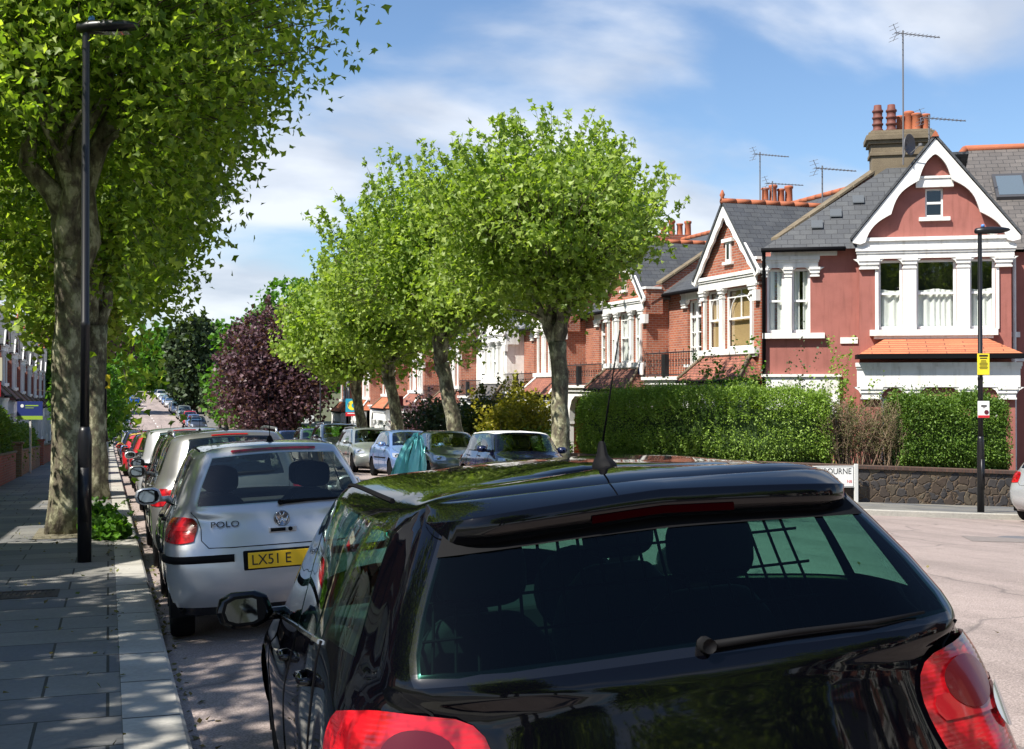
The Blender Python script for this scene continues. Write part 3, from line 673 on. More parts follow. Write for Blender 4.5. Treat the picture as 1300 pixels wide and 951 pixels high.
        if strip:
            P=[Sf(2.2,j) for j in np.linspace(3.02,5.0,14)]; P=[(s*(p[0]+.004),p[1],p[2]) for p in P if min(abs(p[1]-a_) for a_ in c['ax'])>R_+.02]
            if len(P)>2: mb=MB(); mb.tube(P,.018,6); mb.build('side_moulding',M_black,t,True,uv=False)
        if detail:
            for j in (3.02,3.98,4.93):
                mb=MB(); mb.tube([(lambda p:(s*(p[0]+.0008),p[1],p[2]))(Sf(i,j)) for i in np.linspace(.5,5.05,12)],.0035,4)
                mb.build('door_shut_line',M_black,t,uv=False)
            mb=MB(); mb.tube([(lambda p:(s*(p[0]+.004),p[1],p[2]))(Sf(5.04,j)) for j in np.linspace(3.03,5.0,14)],.009,5); mb.build('window_seal',M_black if not c.get('dlo') else M_chrome,t,uv=False)
            mb=MB(); mb.tube([(lambda p:(s*p[0],p[1],p[2]+.001))(Sf(6.75,j)) for j in np.linspace(2.9,5.6,16)],.008,5); mb.build('roof_gutter',M_black,t,uv=False)
        if rails:
            P=[(lambda p:(s*p[0],p[1],p[2]+.045))(Sf(6.8,j)) for j in np.linspace(2.6,4.9,14)]; P=[(P[0][0],P[0][1]-.05,P[0][2]-.05)]+P+[(P[-1][0],P[-1][1]+.05,P[-1][2]-.05)]
            mb=MB(); mb.tube(P,.016,7); mb.build('roof_rail',M_rim,t,True,uv=False)
    # tailgate shut line, plate, brake light, bonnet line
    if detail:
        mb=MB(); P=[Sf(i,j) for i,j in [(4.9,1.25),(4.3,1.30),(3.6,1.28),(2.9,1.22),(2.62,1.05),(2.60,.7),(2.6,.3),(2.6,0)]]
        mb.tube([(-p[0],p[1]-.001,p[2]) for p in P]+[(p[0],p[1]-.001,p[2]) for p in P[::-1][1:]],.004,4); mb.build('tailgate_shut_line',M_black,t,uv=False); mb=MB()
        P=[Sf(i,j) for i,j in [(4.0,8),(4.0,7.5),(3.95,7),(4.05,6.5),(4.4,6.15),(4.8,6.05)]]
        mb.tube([(-p[0],p[1],p[2]+.001) for p in P[::-1]]+[(p[0],p[1],p[2]+.001) for p in P[1:]],.004,4)
        mb.build('bonnet_shut_line',M_black,t,uv=False)
        mb=MB(); p=Sf(3.15,8); mb.grid([[(x,p[1]+.012-abs(x)*.04,z_) for x in (-.3,-.15,0,.15,.3)] for z_ in (p[2]-.07,p[2]+.02)],flip=True)
        mb.grid([[(x,Sf(1.2,8)[1]+.015-abs(x)*.09,z_) for x in (-.45,-.2,0,.2,.45)] for z_ in (.27,.42)],flip=True); mb.build('grille',M_black,t,uv=False,solid=.02)
    pz=c.get('plate_z',.50); py=Sf(1+(pz-.36)/.2,0)[1]-.014
    if plate is not None:
        mb=MB(); mb.box((-.26,py-.006,pz-.056),(.26,py+.03,pz+.056)); pl=mb.build('number_plate',M_plate_y,t,bevel=.003)
        if plate: text(plate,'registration',.104,(-.238,py-.008,pz),(R(90),0,0),M_txt,pl,'LEFT',sx=.92)
        mb=MB(); yf=Sf(1.6,8)[1]+.012; mb.box((-.26,yf-.02,.42),(.26,yf+.004,.53)); mb.build('number_plate',M_plate_w,t,bevel=.003)
    if brake and not spoiler:
        mb=patch(Sf,6.10,6.32,-.42,.42,1,.008,3,8); mb.build('brake_light',M_red2,t,True,uv=False)
    if wiper:
        P=[Sf(i,j)+np.array([0,-.02,0]) for i,j in [(5.08,0),(5.10,.3),(5.10,.55),(5.12,.78)]]; mb=MB(); mb.tube(P,[.011,.008,.007,.004] if c.get('rearglass') else [.016,.012,.010,.006],6); mb.lathe((P[0][0],P[0][1],P[0][2]),[(.018,-.015),(.020,.02)],10,'y'); mb.build('wiper',M_black,t,True,uv=False)
    if aerial:
        p=Sf(8.9,1.2); p=np.array([0,p[1]+.03,H]); al=aerial if not isinstance(aerial,bool) else .22
        mb=MB(); mb.lathe((0,p[1],p[2]-.012),[(.032,0),(.030,.02),(.014,.05),(.006,.06)],10); mb.tube([(0,p[1],p[2]+.04),(0,p[1]-al*.35,p[2]+al)],[.004,.0025],5); mb.build('roof_aerial',M_black,t,True,uv=False)
    return t,Sf,c
for q_ in ('black_paint',): pass
# paints
P_silver=paint('silver_paint',(.52,.53,.55),.55,.30); P_silver2=paint('champagne_silver_paint',(.17,.17,.165),.55,.30); P_black=paint('black_paint',(.0012,.0013,.0025),.0,.10,.0); P_black.node_tree.nodes['Principled BSDF'].inputs['Specular IOR Level'].default_value=0.0; P_black.node_tree.nodes['Principled BSDF'].inputs['Coat Weight'].default_value=.75; P_blk2=paint('dark_blue_black_paint',(.008,.010,.018),.1,.15,.05)
P_white=paint('white_paint',(.58,.58,.57),0,.3); P_red=paint('red_paint',(.45,.015,.02),0,.2,.08); P_blue=paint('blue_paint',(.02,.10,.38),.2,.2,.06); P_lblue=paint('light_blue_paint',(.16,.26,.50),.4,.25,.06); P_grey=paint('grey_green_paint',(.13,.145,.13),.5,.3); P_dkgrey=paint('dark_grey_paint',(.05,.053,.06),.4,.25,.06); P_volvo=paint('pale_green_silver_paint',(.30,.33,.32),.5,.3); P_navy=paint('navy_paint',(.01,.015,.06),.2,.2,.05); P_yel=paint('yellow_paint',(.7,.42,.02),0,.3)
GL='cars parked along the left kerb'; GR='cars parked along the right kerb'
def at_row(X,Y): return (X,Y)
# --- black hatchback in the foreground
gY,gX=2.40,1.395; gyaw=-.069; groll=-.067
golf,SfG,cG=make_car('parked_car','glossy black hatchback with a wire dog guard, closest car in the foreground','car',(gX,gY,-1.672),P_black,yaw=gyaw,roll=groll,pitch=-.05,group=GL,plate='',glass=M_gold_glass,side_glass=M_gold_glass,rearglass=M_rear_glass,
  L=4.2,W=1.80,H=1.49,zbr=1.05,zbf=.87,hb=.83,ht=.65,rb=.13,rt=.44,wb=3.15,wt=2.2,zn=.76,zc=.98,wr=.32,ax=(.75,3.33),q=.90,mid=1.85,xr=.69,tail_i=(2.5,4.38),tail_j=(1.02,2.42),tail_k=.8,tailm=M_red,clearlens=1,aerial=False,brake=False,dlo=1,plate_z=.45,quarter=1,res=1.5,rake=.02,spoiler=True,wiper=True,strip=False)
# roof spoiler with its brake light
def gp(i,j): return SfG(i,j)
rows=[];
for j in np.linspace(-1.34,1.34,51):
    a=abs(j); edge=max(0,(a-.72)/.62); fz=1-edge**2.0; p0=gp(6.75,j)+np.array([0,0,.002]); lip=gp(6.02,j)+np.array([0,-.002,0])
    tgt=np.array([gp(6.25,j)[0],gp(5.98,j)[1]-.105,p0[2]-.020-.022*a]); e=lip+(tgt-lip)*max(fz,0.02); th_=.068*max(fz,.05)
    eb=e+np.array([0,.014*fz,-th_]); u=gp(5.80,j)*fz+gp(5.97,j)*(1-fz)+np.array([0,-.006,0])
    mid=(p0+e)/2+np.array([0,0,.014*fz+.002]); rows.append([p0,mid,e+np.array([0,.01,.003*fz]),e,eb,(eb+u)/2+np.array([0,0,-.006*fz]),u])
mb=MB(); mb.grid(rows,flip=True); sp_=mb.build('roof_spoiler',P_black,golf,True,uv=False)
mb=MB(); rr=[[r[3]*.45+r[4]*.55+np.array([0,-.003,-.002]),r[3]*.2+r[4]*.8+np.array([0,-.003,-.004])] for r in rows[19:32]]; mb.grid(rr,flip=True); mb.build('brake_light',mat('unlit_brake_lens',(.010,.0005,.001),.3,0,0,0),sp_,uv=False)
mb=patch(SfG,5.70,5.98,-.97,.97,1,.004,4,16); mb.build('window_frit',M_black,golf,True,uv=False)
# aerial base with whip
ap=gp(8.9,1.25)+np.array([0,.04,.004])
mb=MB(); mb.add([],[]); 
rows=[]
for h,l,w,b_ in [(0,.062,.034,0),(.012,.060,.034,0),(.026,.045,.026,.01),(.040,.028,.016,.016),(.075,.016,.010,.012),(.082,.008,.006,.012)]:
    rows.append([(ap[0]+w*math.sin(a),ap[1]+b_-l*math.cos(a)*(.8 if math.cos(a)>0 else 1.1),ap[2]+h) for a in np.linspace(0,2*math.pi,15)])
mb.grid(rows); mb.tube([(ap[0],ap[1]+.01,ap[2]+.07),(ap[0]+.055,ap[1]-.07,ap[2]+.40)],[.0032,.0018],6); mb.build('roof_aerial',M_black,golf,True,uv=False)
# dog guard grid behind rear seats
mb=MB(); yg=.80
for x in np.linspace(-.72,.72,21):
    zt_=1.345-.05*(abs(x)/.6)**2; mb.tube([(x,yg-.08,.70),(x*.84,yg+.12,zt_)],.0052,5)
for z_ in np.linspace(.74,1.34,7): wx=.74-.12*(z_-.7)/.64; mb.tube([(-wx,yg-.08+(z_-.7)*.3,z_),(wx,yg-.08+(z_-.7)*.3,z_)],.0048,5)
mb.build('dog_guard',M_black,golf,uv=False)
mb=MB(); mb.lathe((.36,2.35,.92),[(.17,-.01),(.185,0),(.17,.01),(.165,0)],20,'y'); mb.build('steering_wheel',M_dark,golf,True,uv=False)
# --- silver hatchback (next)
polo,SfP,cP=make_car('parked_car','silver small hatchback with the yellow plate LX51 E and a black rear wiper','car',(1.23,8.85),P_silver,yaw=R(-.6),roll=R(-2.3),group=GL,plate='LX51 E',
  L=3.74,W=1.64,H=1.42,zbr=.955,zbf=.90,hb=.73,ht=.56,rb=.11,rt=.40,wb=2.72,wt=2.02,zn=.74,zc=.93,wr=.285,ax=(.62,3.03),q=.92,mid=1.62,xr=.60,tail_i=(2.80,4.50),tail_j=(1.36,2.30),plate_z=.585,aerial=.0,ph=0,res=1.2,brake=False,frit=0)
mb=patch(SfP,6.05,6.38,-.62,.62,1,.010,3,10,.1); mb.build('brake_light',M_red,polo,True,uv=False)
ap=SfP(8.9,1.2)+np.array([0,.06,.0]); mb=MB(); mb.lathe(tuple(ap),[(.032,0),(.028,.02),(.012,.055),(.007,.06)],12); mb.tube([(ap[0],ap[1],ap[2]+.05),(ap[0],ap[1]-.03,ap[2]+.40)],.0035,6); mb.build('roof_aerial',M_black,polo,True,uv=False)
def on(Sf,i,j,s=1,dy=-.004): p=Sf(i,j).copy(); p[0]*=s; p[1]+=dy; return p
p=on(SfP,3.62,.98,-1); o=text('POLO','model_lettering',.058,(p[0]-.03,p[1]-.008,p[2]+.02),(R(90-6),0,R(-7)),M_txt,polo,'LEFT',.003,1.35)
def roundel(par,Sf,i,r):
    p=on(Sf,i,0); y=p[1]-.012; z=p[2]
    mb=MB(); mb.lathe((0,y,z),[(r,.012),(r,-.004),(r*.86,-.008),(r*.82,-.002),(.001,-.001)],28,'y')
    bd=mb.build('badge',M_dkchrome,par,True,uv=False)
    mb=MB(); w=.011*r/.055
    def bar(a,b_):
        mb.tube([(a[0]*r,y-.006,z+a[1]*r),(b_[0]*r,y-.006,z+b_[1]*r)],w*.42,6)
    for s in (1,-1):
        bar((s*.30,.78),(0,.12)); bar((0,.02),(-s*.0-.0+s*.36,-.70)); bar((s*.36,-.70),(s*.74,.32))
    bar((-.1,.07),(.1,.07))
    mb.build('emblem',M_chrome,bd,True,uv=False)
M_dkchrome=mat('dark_chrome',(.30,.31,.33),.25,1)
roundel(polo,SfP,4.0,.058)
p=on(SfP,3.25,0); mb=MB(); mb.box((-.10,p[1]-.012,p[2]-.022),(.10,p[1]+.02,p[2]+.022)); h_=mb.build('tailgate_lock',P_silver,polo,bevel=.008)
mb=MB(); mb.lathe((.055,p[1]-.014,p[2]),[(.016,.004),(.016,-.004),(.004,-.005)],14,'y'); mb.box((-.085,p[1]-.016,p[2]-.012),(.02,p[1],p[2]+.012)); mb.build('lock_barrel',M_black,h_,True,uv=False)
for s in (1,-1):
    mb=MB(); P=[on(SfP,2.25,j,s,0) for j in np.linspace(.66,2.6,14)]; rows=[]
    for q in P:
        n_=np.array([q[0]*.35,-.6 if q[1]<.3 else -.05,0]); n_=n_/np.linalg.norm(n_); a=q+n_*.018
        rows.append([q+np.array([0,0,.028]),a+np.array([0,0,.022]),a+np.array([0,0,-.022]),q+np.array([0,0,-.028])])
    mb.grid(rows,flip=s>0); mb.build('bumper_moulding',M_black,polo,True,uv=False)
mb=MB(); mb.box((-.29,on(SfP,2.1,0)[1]-.002,.515),(.29,on(SfP,2.1,0)[1]+.05,.655)); mb.build('plate_recess',M_black,polo,bevel=.01)
EOFMARK=0
# --- the rest of the left row: rear y, kind, paint, words
def kindcar(kind): 
    return {'estate':dict(L=4.35,W=1.74,H=1.52,zbr=1.0,zbf=.95,hb=.79,ht=.62,rb=.12,rt=.34,wb=3.2,wt=2.45,zn=.78,zc=1.0,wr=.315,ax=(.85,3.45),q=1.0,mid=1.9,estate=True,rails=True),
     'mpv':dict(L=4.3,W=1.76,H=1.66,zbr=1.08,zbf=1.02,hb=.80,ht=.66,rb=.10,rt=.28,wb=3.35,wt=2.5,zn=.85,zc=1.07,wr=.32,ax=(.8,3.4),q=.95,mid=1.85,estate=True),
     'suv':dict(L=4.5,W=1.84,H=1.74,zbr=1.15,zbf=1.1,hb=.84,ht=.68,rb=.10,rt=.34,wb=3.25,wt=2.55,zn=.95,zc=1.15,wr=.36,ax=(.85,3.55),q=1.0,mid=1.95,estate=True,rails=True,sill=.3),
     'hatch':dict(L=3.95,W=1.68,H=1.44,hb=.75,ht=.58,wb=2.9,wt=2.2,ax=(.66,3.15),wr=.29),
     'mini':dict(L=3.66,W=1.69,H=1.41,zbr=.95,zbf=.93,hb=.77,ht=.65,rb=.12,rt=.38,wb=2.75,wt=2.38,zn=.80,zc=.96,wr=.30,ax=(.6,3.05),q=.8,mid=1.6,xr=.5),
     'saloon':dict(L=4.45,W=1.72,H=1.42,zbr=.96,zbf=.93,hb=.76,ht=.57,rb=.62,rt=1.25,wb=3.2,wt=2.55,zn=.76,zc=.96,wr=.30,ax=(.85,3.5),q=1.35,mid=2.05)}[kind]
def park(X,Y,kind,pm,label,side='L',**k):
    d=kindcar(kind); d.update(k); L_=d['L']; far=Y>60
    if side=='L': return make_car('parked_car',label,'car',(X,Y),pm,roll=R(-2.0),group=GL,plate='',**d)[0]
    return make_car('parked_car',label,'car',(X,Y+L_),pm,yaw=R(180),roll=R(-2.0),group=GR,plate='',**d)[0]
park(1.33,13.5,'estate',P_silver2,'champagne silver estate car with roof rails, directly ahead of the small silver hatchback',H=1.51,aerial=.12)
park(1.40,18.7,'hatch',P_blk2,'blue-black hatchback with an orange mirror repeater, third car ahead along the left kerb',mirror_mat=P_blk2,H=1.48)
park(1.42,23.6,'mpv',P_silver,'pale silver people carrier with large door mirrors, fourth along the left kerb',H=1.56,zbr=1.0,zbf=.96,rails=False)
park(1.42,28.6,'hatch',P_dkgrey,'dark grey hatchback just beyond the pale people carrier')
park(1.40,33.2,'hatch',P_red,'red hatchback, the nearest red car along the left kerb',detail=0)
park(1.42,38.0,'hatch',P_lblue,'pale blue hatchback in the left row behind the yellow car',detail=0)
park(1.30,42.8,'hatch',P_red,'small red hatchback farther down the left kerb with its mirror out',detail=0,H=1.40)
park(1.38,47.6,'hatch',P_yel,'yellow hatchback in the left row near the second lamp column',detail=0)
park(1.40,53.0,'estate',P_navy,'navy estate car halfway down the left row',detail=0)
park(1.38,58.5,'saloon',P_blue,'bright blue saloon in the dip on the left side',detail=0)
park(1.36,64.5,'hatch',P_silver,'silver hatchback in the dip on the left side',detail=0)
# ---------------------------------------------------------------- houses
def wallh(mb,x0,x1,z0,z1,y,holes=(),depth=.14,mi=0,rmi=None):
    rmi=mi if rmi is None else rmi
    xs=sorted({x0,x1,*[h[0] for h in holes],*[h[1] for h in holes]}); zs=sorted({z0,z1,*[h[2] for h in holes],*[h[3] for h in holes]})
    for a,b_ in zip(xs,xs[1:]):
        for c,d in zip(zs,zs[1:]):
            mx_,mz=(a+b_)/2,(c+d)/2
            if any(h[0]<mx_<h[1] and h[2]<mz<h[3] for h in holes): continue
            mb.add([(a,y,c),(b_,y,c),(b_,y,d),(a,y,d)],[(0,1,2,3)],mi)
    for a,b_,c,d in holes:
        Y=y+depth
        mb.add([(a,y,c),(a,Y,c),(a,Y,d),(a,y,d),(b_,y,c),(b_,Y,c),(b_,Y,d),(b_,y,d)],[(0,1,2,3),(4,7,6,5),(0,4,5,1),(3,2,6,7)],rmi)
def window(par,x0,x1,z0,z1,y,style='sash',curtain='net',arch=False,fw=.065,split=.5,bars=0,name='window'):
    mb=MB(); t=.05
    mb.box((x0,y,z0),(x0+fw,y+t,z1)); mb.box((x1-fw,y,z0),(x1,y+t,z1)); mb.box((x0+fw,y,z1-fw),(x1-fw,y+t,z1)); mb.box((x0+fw,y-.02,z0),(x1-fw,y+t,z0+fw*1.3))
    zm=z0+(z1-z0)*split
    if style=='sash': mb.box((x0+fw,y-.012,zm-.028),(x1-fw,y+t-.01,zm+.028))
    if style=='french':
        xm=(x0+x1)/2; mb.box((xm-.05,y-.01,z0+fw),(xm+.05,y+t-.01,z1-fw)); mb.box((x0+fw,y-.01,z1-.55),(xm-.05,y+t-.01,z1-.48)); mb.box((xm+.05,y-.01,z1-.55),(x1-fw,y+t-.01,z1-.48))
        for z_ in (z0+(z1-z0)*.27,z0+(z1-z0)*.5):
            mb.box((x0+fw,y+.005,z_-.015),(xm-.05,y+t-.01,z_+.015)); mb.box((xm+.05,y+.005,z_-.015),(x1-fw,y+t-.01,z_+.015))
    for k in range(bars):
        x=x0+fw+(x1-x0-2*fw)*(k+1)/(bars+1); mb.box((x-.013,y+.008,zm+.028),(x+.013,y+t-.015,z1-fw))
    if arch:                                          # curved glazing bars in the upper sash
        xm=(x0+x1)/2; r=(x1-x0)/2-fw-.06; P=[(xm-r,y+.02,zm+.03),(xm-r,y+.02,z1-fw-r-.12)]+[(xm-r*math.cos(a),y+.02,z1-fw-r-.12+r*math.sin(a)) for a in np.linspace(0,math.pi,10)]+[(xm+r,y+.02,zm+.03)]
        mb.tube(P,.016,5); mb.box((x0+fw,y+.005,z1-fw-.20),(x1-fw,y+.035,z1-fw-.17))
    w=mb.build(name,M_trim,par,uv=False)
    mb=MB(); mb.add([(x0+fw*.5,y+.03,z0+fw),(x1-fw*.5,y+.03,z0+fw),(x1-fw*.5,y+.03,z1-fw*.5),(x0+fw*.5,y+.03,z1-fw*.5)],[(0,1,2,3)]); mb.build('pane',M_glass,w,uv=False)
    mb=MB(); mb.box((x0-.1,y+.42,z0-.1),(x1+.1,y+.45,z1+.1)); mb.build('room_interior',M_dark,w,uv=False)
    def cloth(xa,xb,za,zb,m,nm,amp=.025,fq=38):
        xs=np.linspace(xa,xb,int((xb-xa)*60)+4); mb=MB(); mb.grid([[(x,y+.085+amp*math.sin(fq*x+2*math.sin(7*x))+.004*k,z_+( .02*math.sin(9*x) if k==2 else 0)) for x in xs] for k,z_ in enumerate((za,(za+zb)/2,zb))]); mb.build(nm,m,w,True,uv=False)
    if curtain=='half': cloth(x0+fw,x1-fw,z0+fw,zm+.10,M_curtain,'net_curtain')
    if curtain=='net': cloth(x0+fw,x0+fw+(x1-x0)*.3,z0+fw,z1-fw,M_curtain,'curtain',.03,45); cloth(x1-fw-(x1-x0)*.25,x1-fw,z0+fw,z1-fw,M_curtain,'curtain',.03,45)
    if curtain=='blind':
        mb=MB(); mb.box((x0+fw,y+.10,z0+.1),(x1-fw,y+.11,z1-fw)); mb.build('blind',M_blind,w,uv=False)
    if curtain=='full': cloth(x0+fw,x1-fw,z0+fw,z1-fw,M_curtain,'net_curtain')
    return w
def head(mb,x0,x1,z,y,piers,h=.46,drop=.26,d=.10,mi=0,e=.14,br=.13):
    """white lintel with moulded capitals on its piers and shouldered corners"""
    mb.box((x0-e,y-d,z),(x1+e,y+.02,z+h)); mb.box((x0-e-.04,y-d-.06,z+h-.10),(x1+e+.04,y+.018,z+h+.002)); mb.box((x0-e-.02,y-d-.03,z+h-.16),(x1+e+.02,y+.016,z+h-.098))
    for a,b_ in piers:
        mb.box((a-.03,y-d-.045,z-.06),(b_+.03,y+.012,z+.004)); mb.box((a-.015,y-d-.02,z-.15),(b_+.015,y+.014,z-.062)); mb.box((a+.01,y-d+.01,z-drop),(b_-.01,y+.01,z-.152)); mb.box((a-.012,y-d-.01,z-drop-.045),(b_+.012,y+.013,z-drop))
        for s,xx in ((1,b_),(-1,a)):
            mb.prism([(xx,y-d+.02,z+.002),(xx,y-d+.02,z-br),(xx+s*br*.35,y-d+.02,z-br*.42),(xx+s*br,y-d+.02,z+.002)],(0,d+.03,0))
def barge(mb,xc,half,z0,z1,y,w=.30,lobes=4,cus=.12,th=.07,toparch=True):
    def side(s):
        out_=[(xc+s*half,z0),(xc,z1)]; L=math.hypot(half,z1-z0); ux,uz=-s*half/L,(z1-z0)/L; nx,nz=-s*uz,-abs(ux)
        nx=-s*(z1-z0)/L; nz=-half/L
        inn=[]; n=lobes*9; T=.985
        for k in range(n+1):
            t=k/n; d=w+cus*(1-abs(math.sin(math.pi*lobes*t)))-.02
            d=d if 0<k<n else w*1.02
            inn.append((xc+s*half+ux*L*t+nx*d,z0+uz*L*t+nz*d))
        inn=[(x,z) for x,z in inn if (x-xc)*s>=0.0 and z>=z0-.26]
        if inn and abs(inn[-1][0]-xc)>.01: inn.append((xc,inn[-1][1]+.02))
        poly=[(xc+s*half,z0-.10)]+[(xc+s*half,z0)]+[(xc,z1)]+inn[::-1]
        return [(x,y,z) for x,z in poly]
    for s in (1,-1):
        P=side(s); mb.prism(P,(0,th,0))
def tri_roof(mb,xc,half,z0,z1,y0,y1,th=.07,over=.12,mi=0):
    for s in (1,-1):
        a=(xc+s*(half+over),y0,z0-over*(z1-z0)/half); b_=(xc,y0,z1)
        mb.prism([a,b_,(b_[0],y1,b_[2]),(a[0],y1,a[2])],(s*.02,0,th),mi)
def ridge(par,pts,m=None,finial=True):
    mb=MB(); a,b_=Vector(pts[0]),Vector(pts[1]); n=max(2,int((b_-a).length/.45))
    for k in range(n):
        p=a+(b_-a)*(k/n); q=a+(b_-a)*((k+.96)/n); mb.tube([p,q],[.085,.09],8)
    mb.build('ridge_tiles',m or M_terra,par,True,uv=False)
def pots(par,ps,z,kinds):
    for (x,y),k in zip(ps,kinds):
        mb=MB()
        if k=='tall': mb.lathe((x,y,z),[(.15,0),(.155,.06),(.12,.10),(.125,.18),(.15,.2),(.15,.24),(.12,.26),(.125,.36),(.15,.38),(.15,.42),(.12,.44),(.125,.54),(.15,.56),(.15,.60),(.11,.64),(.10,.75)],14)
        elif k=='cap': mb.lathe((x,y,z),[(.14,0),(.13,.1),(.12,.5),(.15,.54),(.15,.6),(.12,.62)],14)
        else: mb.lathe((x,y,z),[(.13,0),(.12,.06),(.11,.42),(.135,.45),(.135,.50),(.09,.505)],14)
        mb.build('chimney_pot',M_terra_dk if k=='tall' else M_terra,par,True,uv=False)
def stack(par,x0,x1,y0,y1,z0,z1,m,n,kinds=('pot',)):
    mb=MB(); mb.box((x0,y0,z0),(x1,y1,z1-.45)); 
    for k,(e,h0,h1) in enumerate([(.05,.45,.34),(.10,.34,.22),(.14,.22,.10),(.08,.10,0)]): mb.box((x0-e,y0-e,z1-h0),(x1+e,y1+e,z1-h1-.0+.001*k))
    c=mb.build('chimney',m,par)
    ps=[(x0+(x1-x0)*(k+.5)/n if (x1-x0)>(y1-y0) else (x0+x1)/2,(y0+y1)/2 if (x1-x0)>(y1-y0) else y0+(y1-y0)*(k+.5)/n) for k in range(n)]
    pots(c,ps,z1,[kinds[k%len(kinds)] for k in range(n)]); return c
def terrace(Y,label,kind=0,X=16.5,w=7.3,rot=-90,gable=True,detail=2,brick=None,flip=False,white=False,hood=None,group='bay fronted terraced houses on the right',curt='net',party=True,chim=True,name='terraced_house',slate=None,z=None,win3=False):
    base=(G(X+.5,Y-w/2) if rot==-90 else G(X,Y+w/2)) if z is None else z
    t=empty(name,(X,Y,base),(0,0,R(rot)),label,'house',group)
    bm=brick or M_brick; sm=slate or M_slate
    bx0,bx1=(3.85,w) if not flip else (0,w-3.85)
    rx0,rx1=(0,3.85) if not flip else (w-3.85,w)
    u0=bx0+.30; u1=bx1-.30
    if win3: wins=[(u0+.12,u0+.72),(u0+.92,u1-.92),(u1-.72,u1-.12)]
    else: wins=[(u0+.05,u0+.95),(u0+1.15,u1-.15)] if not flip else [(u0+.15,u1-1.15),(u1-.95,u1-.05)]
    zs,zh=4.10,5.80
    mb=MB(); H=[(a,b_,zs,zh) for a,b_ in wins]
    wallh(mb,bx0,bx1,3.0,6.2,0,H,.13)
    for xx,fl in ((bx0,1),(bx1,0)):
        q=[(xx,0,0),(xx,.8,0),(xx,.8,6.2),(xx,0,6.2)]; mb.add(q,[(0,1,2,3) if not fl else (3,2,1,0)])
    fx0=rx0+1.35; fx1=fx0+.95
    wallh(mb,rx0,rx1,0,6.1,.8,[(fx0,fx1,3.75,5.75),(rx0+.9,rx0+2.9,.1,2.6)],.14)
    mb.box((0,1.45,0),(w,9,6.04)); mb.box((0,.801,0),(.06,1.45,6.04)); mb.box((w-.06,.801,0),(w,1.45,6.04))                                   # body of the house behind the front wall
    mb.prism([(0,.95,6.05),(0,4.6,8.75),(0,9,6.05)],(w,0,0))
    mb.build('wall',bm,t)
    # ground floor bay, white
    gb=MB(); gx0,gx1=bx0+.08,bx1-.08; gy=-.55
    gw=[(gx0+.25,gx0+1.05),(gx0+1.3,gx1-.25)] if not flip else [(gx0+.25,gx1-1.3),(gx1-1.05,gx1-.25)]
    wallh(gb,gx0,gx1,0,3.16,gy,[(a,b_,.9,2.45) for a,b_ in gw],.13)
    gb.box((gx0,gy+.3,0),(gx0+.02,0,3.16)); gb.box((gx1-.02,gy+.3,0),(gx1,0,3.16)); gb.add([(gx0,gy,0),(gx0,0,0),(gx0,0,3.16),(gx0,gy,3.16)],[(3,2,1,0)]); gb.add([(gx1,gy,0),(gx1,0,0),(gx1,0,3.16),(gx1,gy,3.16)],[(0,1,2,3)])
    head(gb,gx0,gx1,2.5,gy,[(gx0,gw[0][0]),(gw[0][1],gw[1][0]),(gw[1][1],gx1)],.6,.2,.08,e=.04,br=.22)
    gb.build('ground_floor_bay',M_white,t)
    for a,b_ in gw: window(t,a,b_,.9,2.45,gy+.10,'sash','net')
    # tiled hood over the bay
    hb=MB(); o_=.18; y0=gy-o_
    A=[(gx0-o_,y0,3.24),(gx1+o_,y0,3.24),(gx1-.35,-.005,4.0),(gx0+.35,-.005,4.0)]
    hb.add(A,[(0,1,2,3)]); hb.add([A[0],A[3],(gx0-o_,-.005,3.24)],[(0,1,2)]); hb.add([A[1],(gx1+o_,-.005,3.24),A[2]],[(0,1,2)]); hb.add([A[0],A[1],(gx1+o_,0,3.24),(gx0-o_,0,3.24)],[(3,2,1,0)])
    hr=hb.build('bay_roof',hood or M_tile2,t)
    g_=MB(); g_.tube([(gx0-o_,y0+.0,3.27),(gx0+.35,-.02,4.03)],.05,6); g_.tube([(gx1+o_,y0,3.27),(gx1-.35,-.02,4.03)],.05,6); g_.build('hip_tiles',M_stone if kind!=2 else M_white,hr,True,uv=False)
    g_=MB(); g_.tube([(gx0-o_,y0-.02,3.19),(gx1+o_,y0-.02,3.19)],.05,8); g_.build('gutter',M_black,hr,True,uv=False)
    # first floor bay trim
    tm=MB(); tm.box((bx0+.05,-.16,zs-.16),(bx1-.05,-.003,zs-.002)); tm.box((bx0+.10,-.11,zs-.24),(bx1-.10,-.004,zs-.162))
    piers=[(u0-.22,wins[0][0])]+[(a[1],b_[0]) for a,b_ in zip(wins,wins[1:])]+[(wins[-1][1],u1+.22)]
    head(tm,bx0,bx1,zh+.02,0,piers,.38,.24,.10,e=-.02)
    for a,b_ in piers[1:-1]: tm.box((a+.0,-.09,zs),(b_-.0,.0,zh-.20))
    tm.box((wins[0][0]-.10,-.07,zs),(wins[0][0]-.001,-.002,zh-.22)); tm.box((wins[-1][1]+.001,-.07,zs),(wins[-1][1]+.10,-.002,zh-.22))
    # recess trim: balcony slab, porch arch, french window head
    tm.box((rx0+.02,-.12,3.12),(rx1-.04,.79,3.32)); tm.box((rx0+.02,-.20,3.26),(rx1-.04,.79,3.36))
    px0,px1=rx0+.45,rx1-.55
    arch=[(px0,2.0),(px0+.05,2.45),(px0+.25,2.78),(px0+.6,2.95),(px1-.6,2.95),(px1-.25,2.78),(px1-.05,2.45),(px1,2.0)]
    poly=[(rx0+.02,3.13),(rx0+.02,1.9),(px0,1.9)]+arch+[(px1,1.9),(rx1-.04,1.9),(rx1-.04,3.13)]
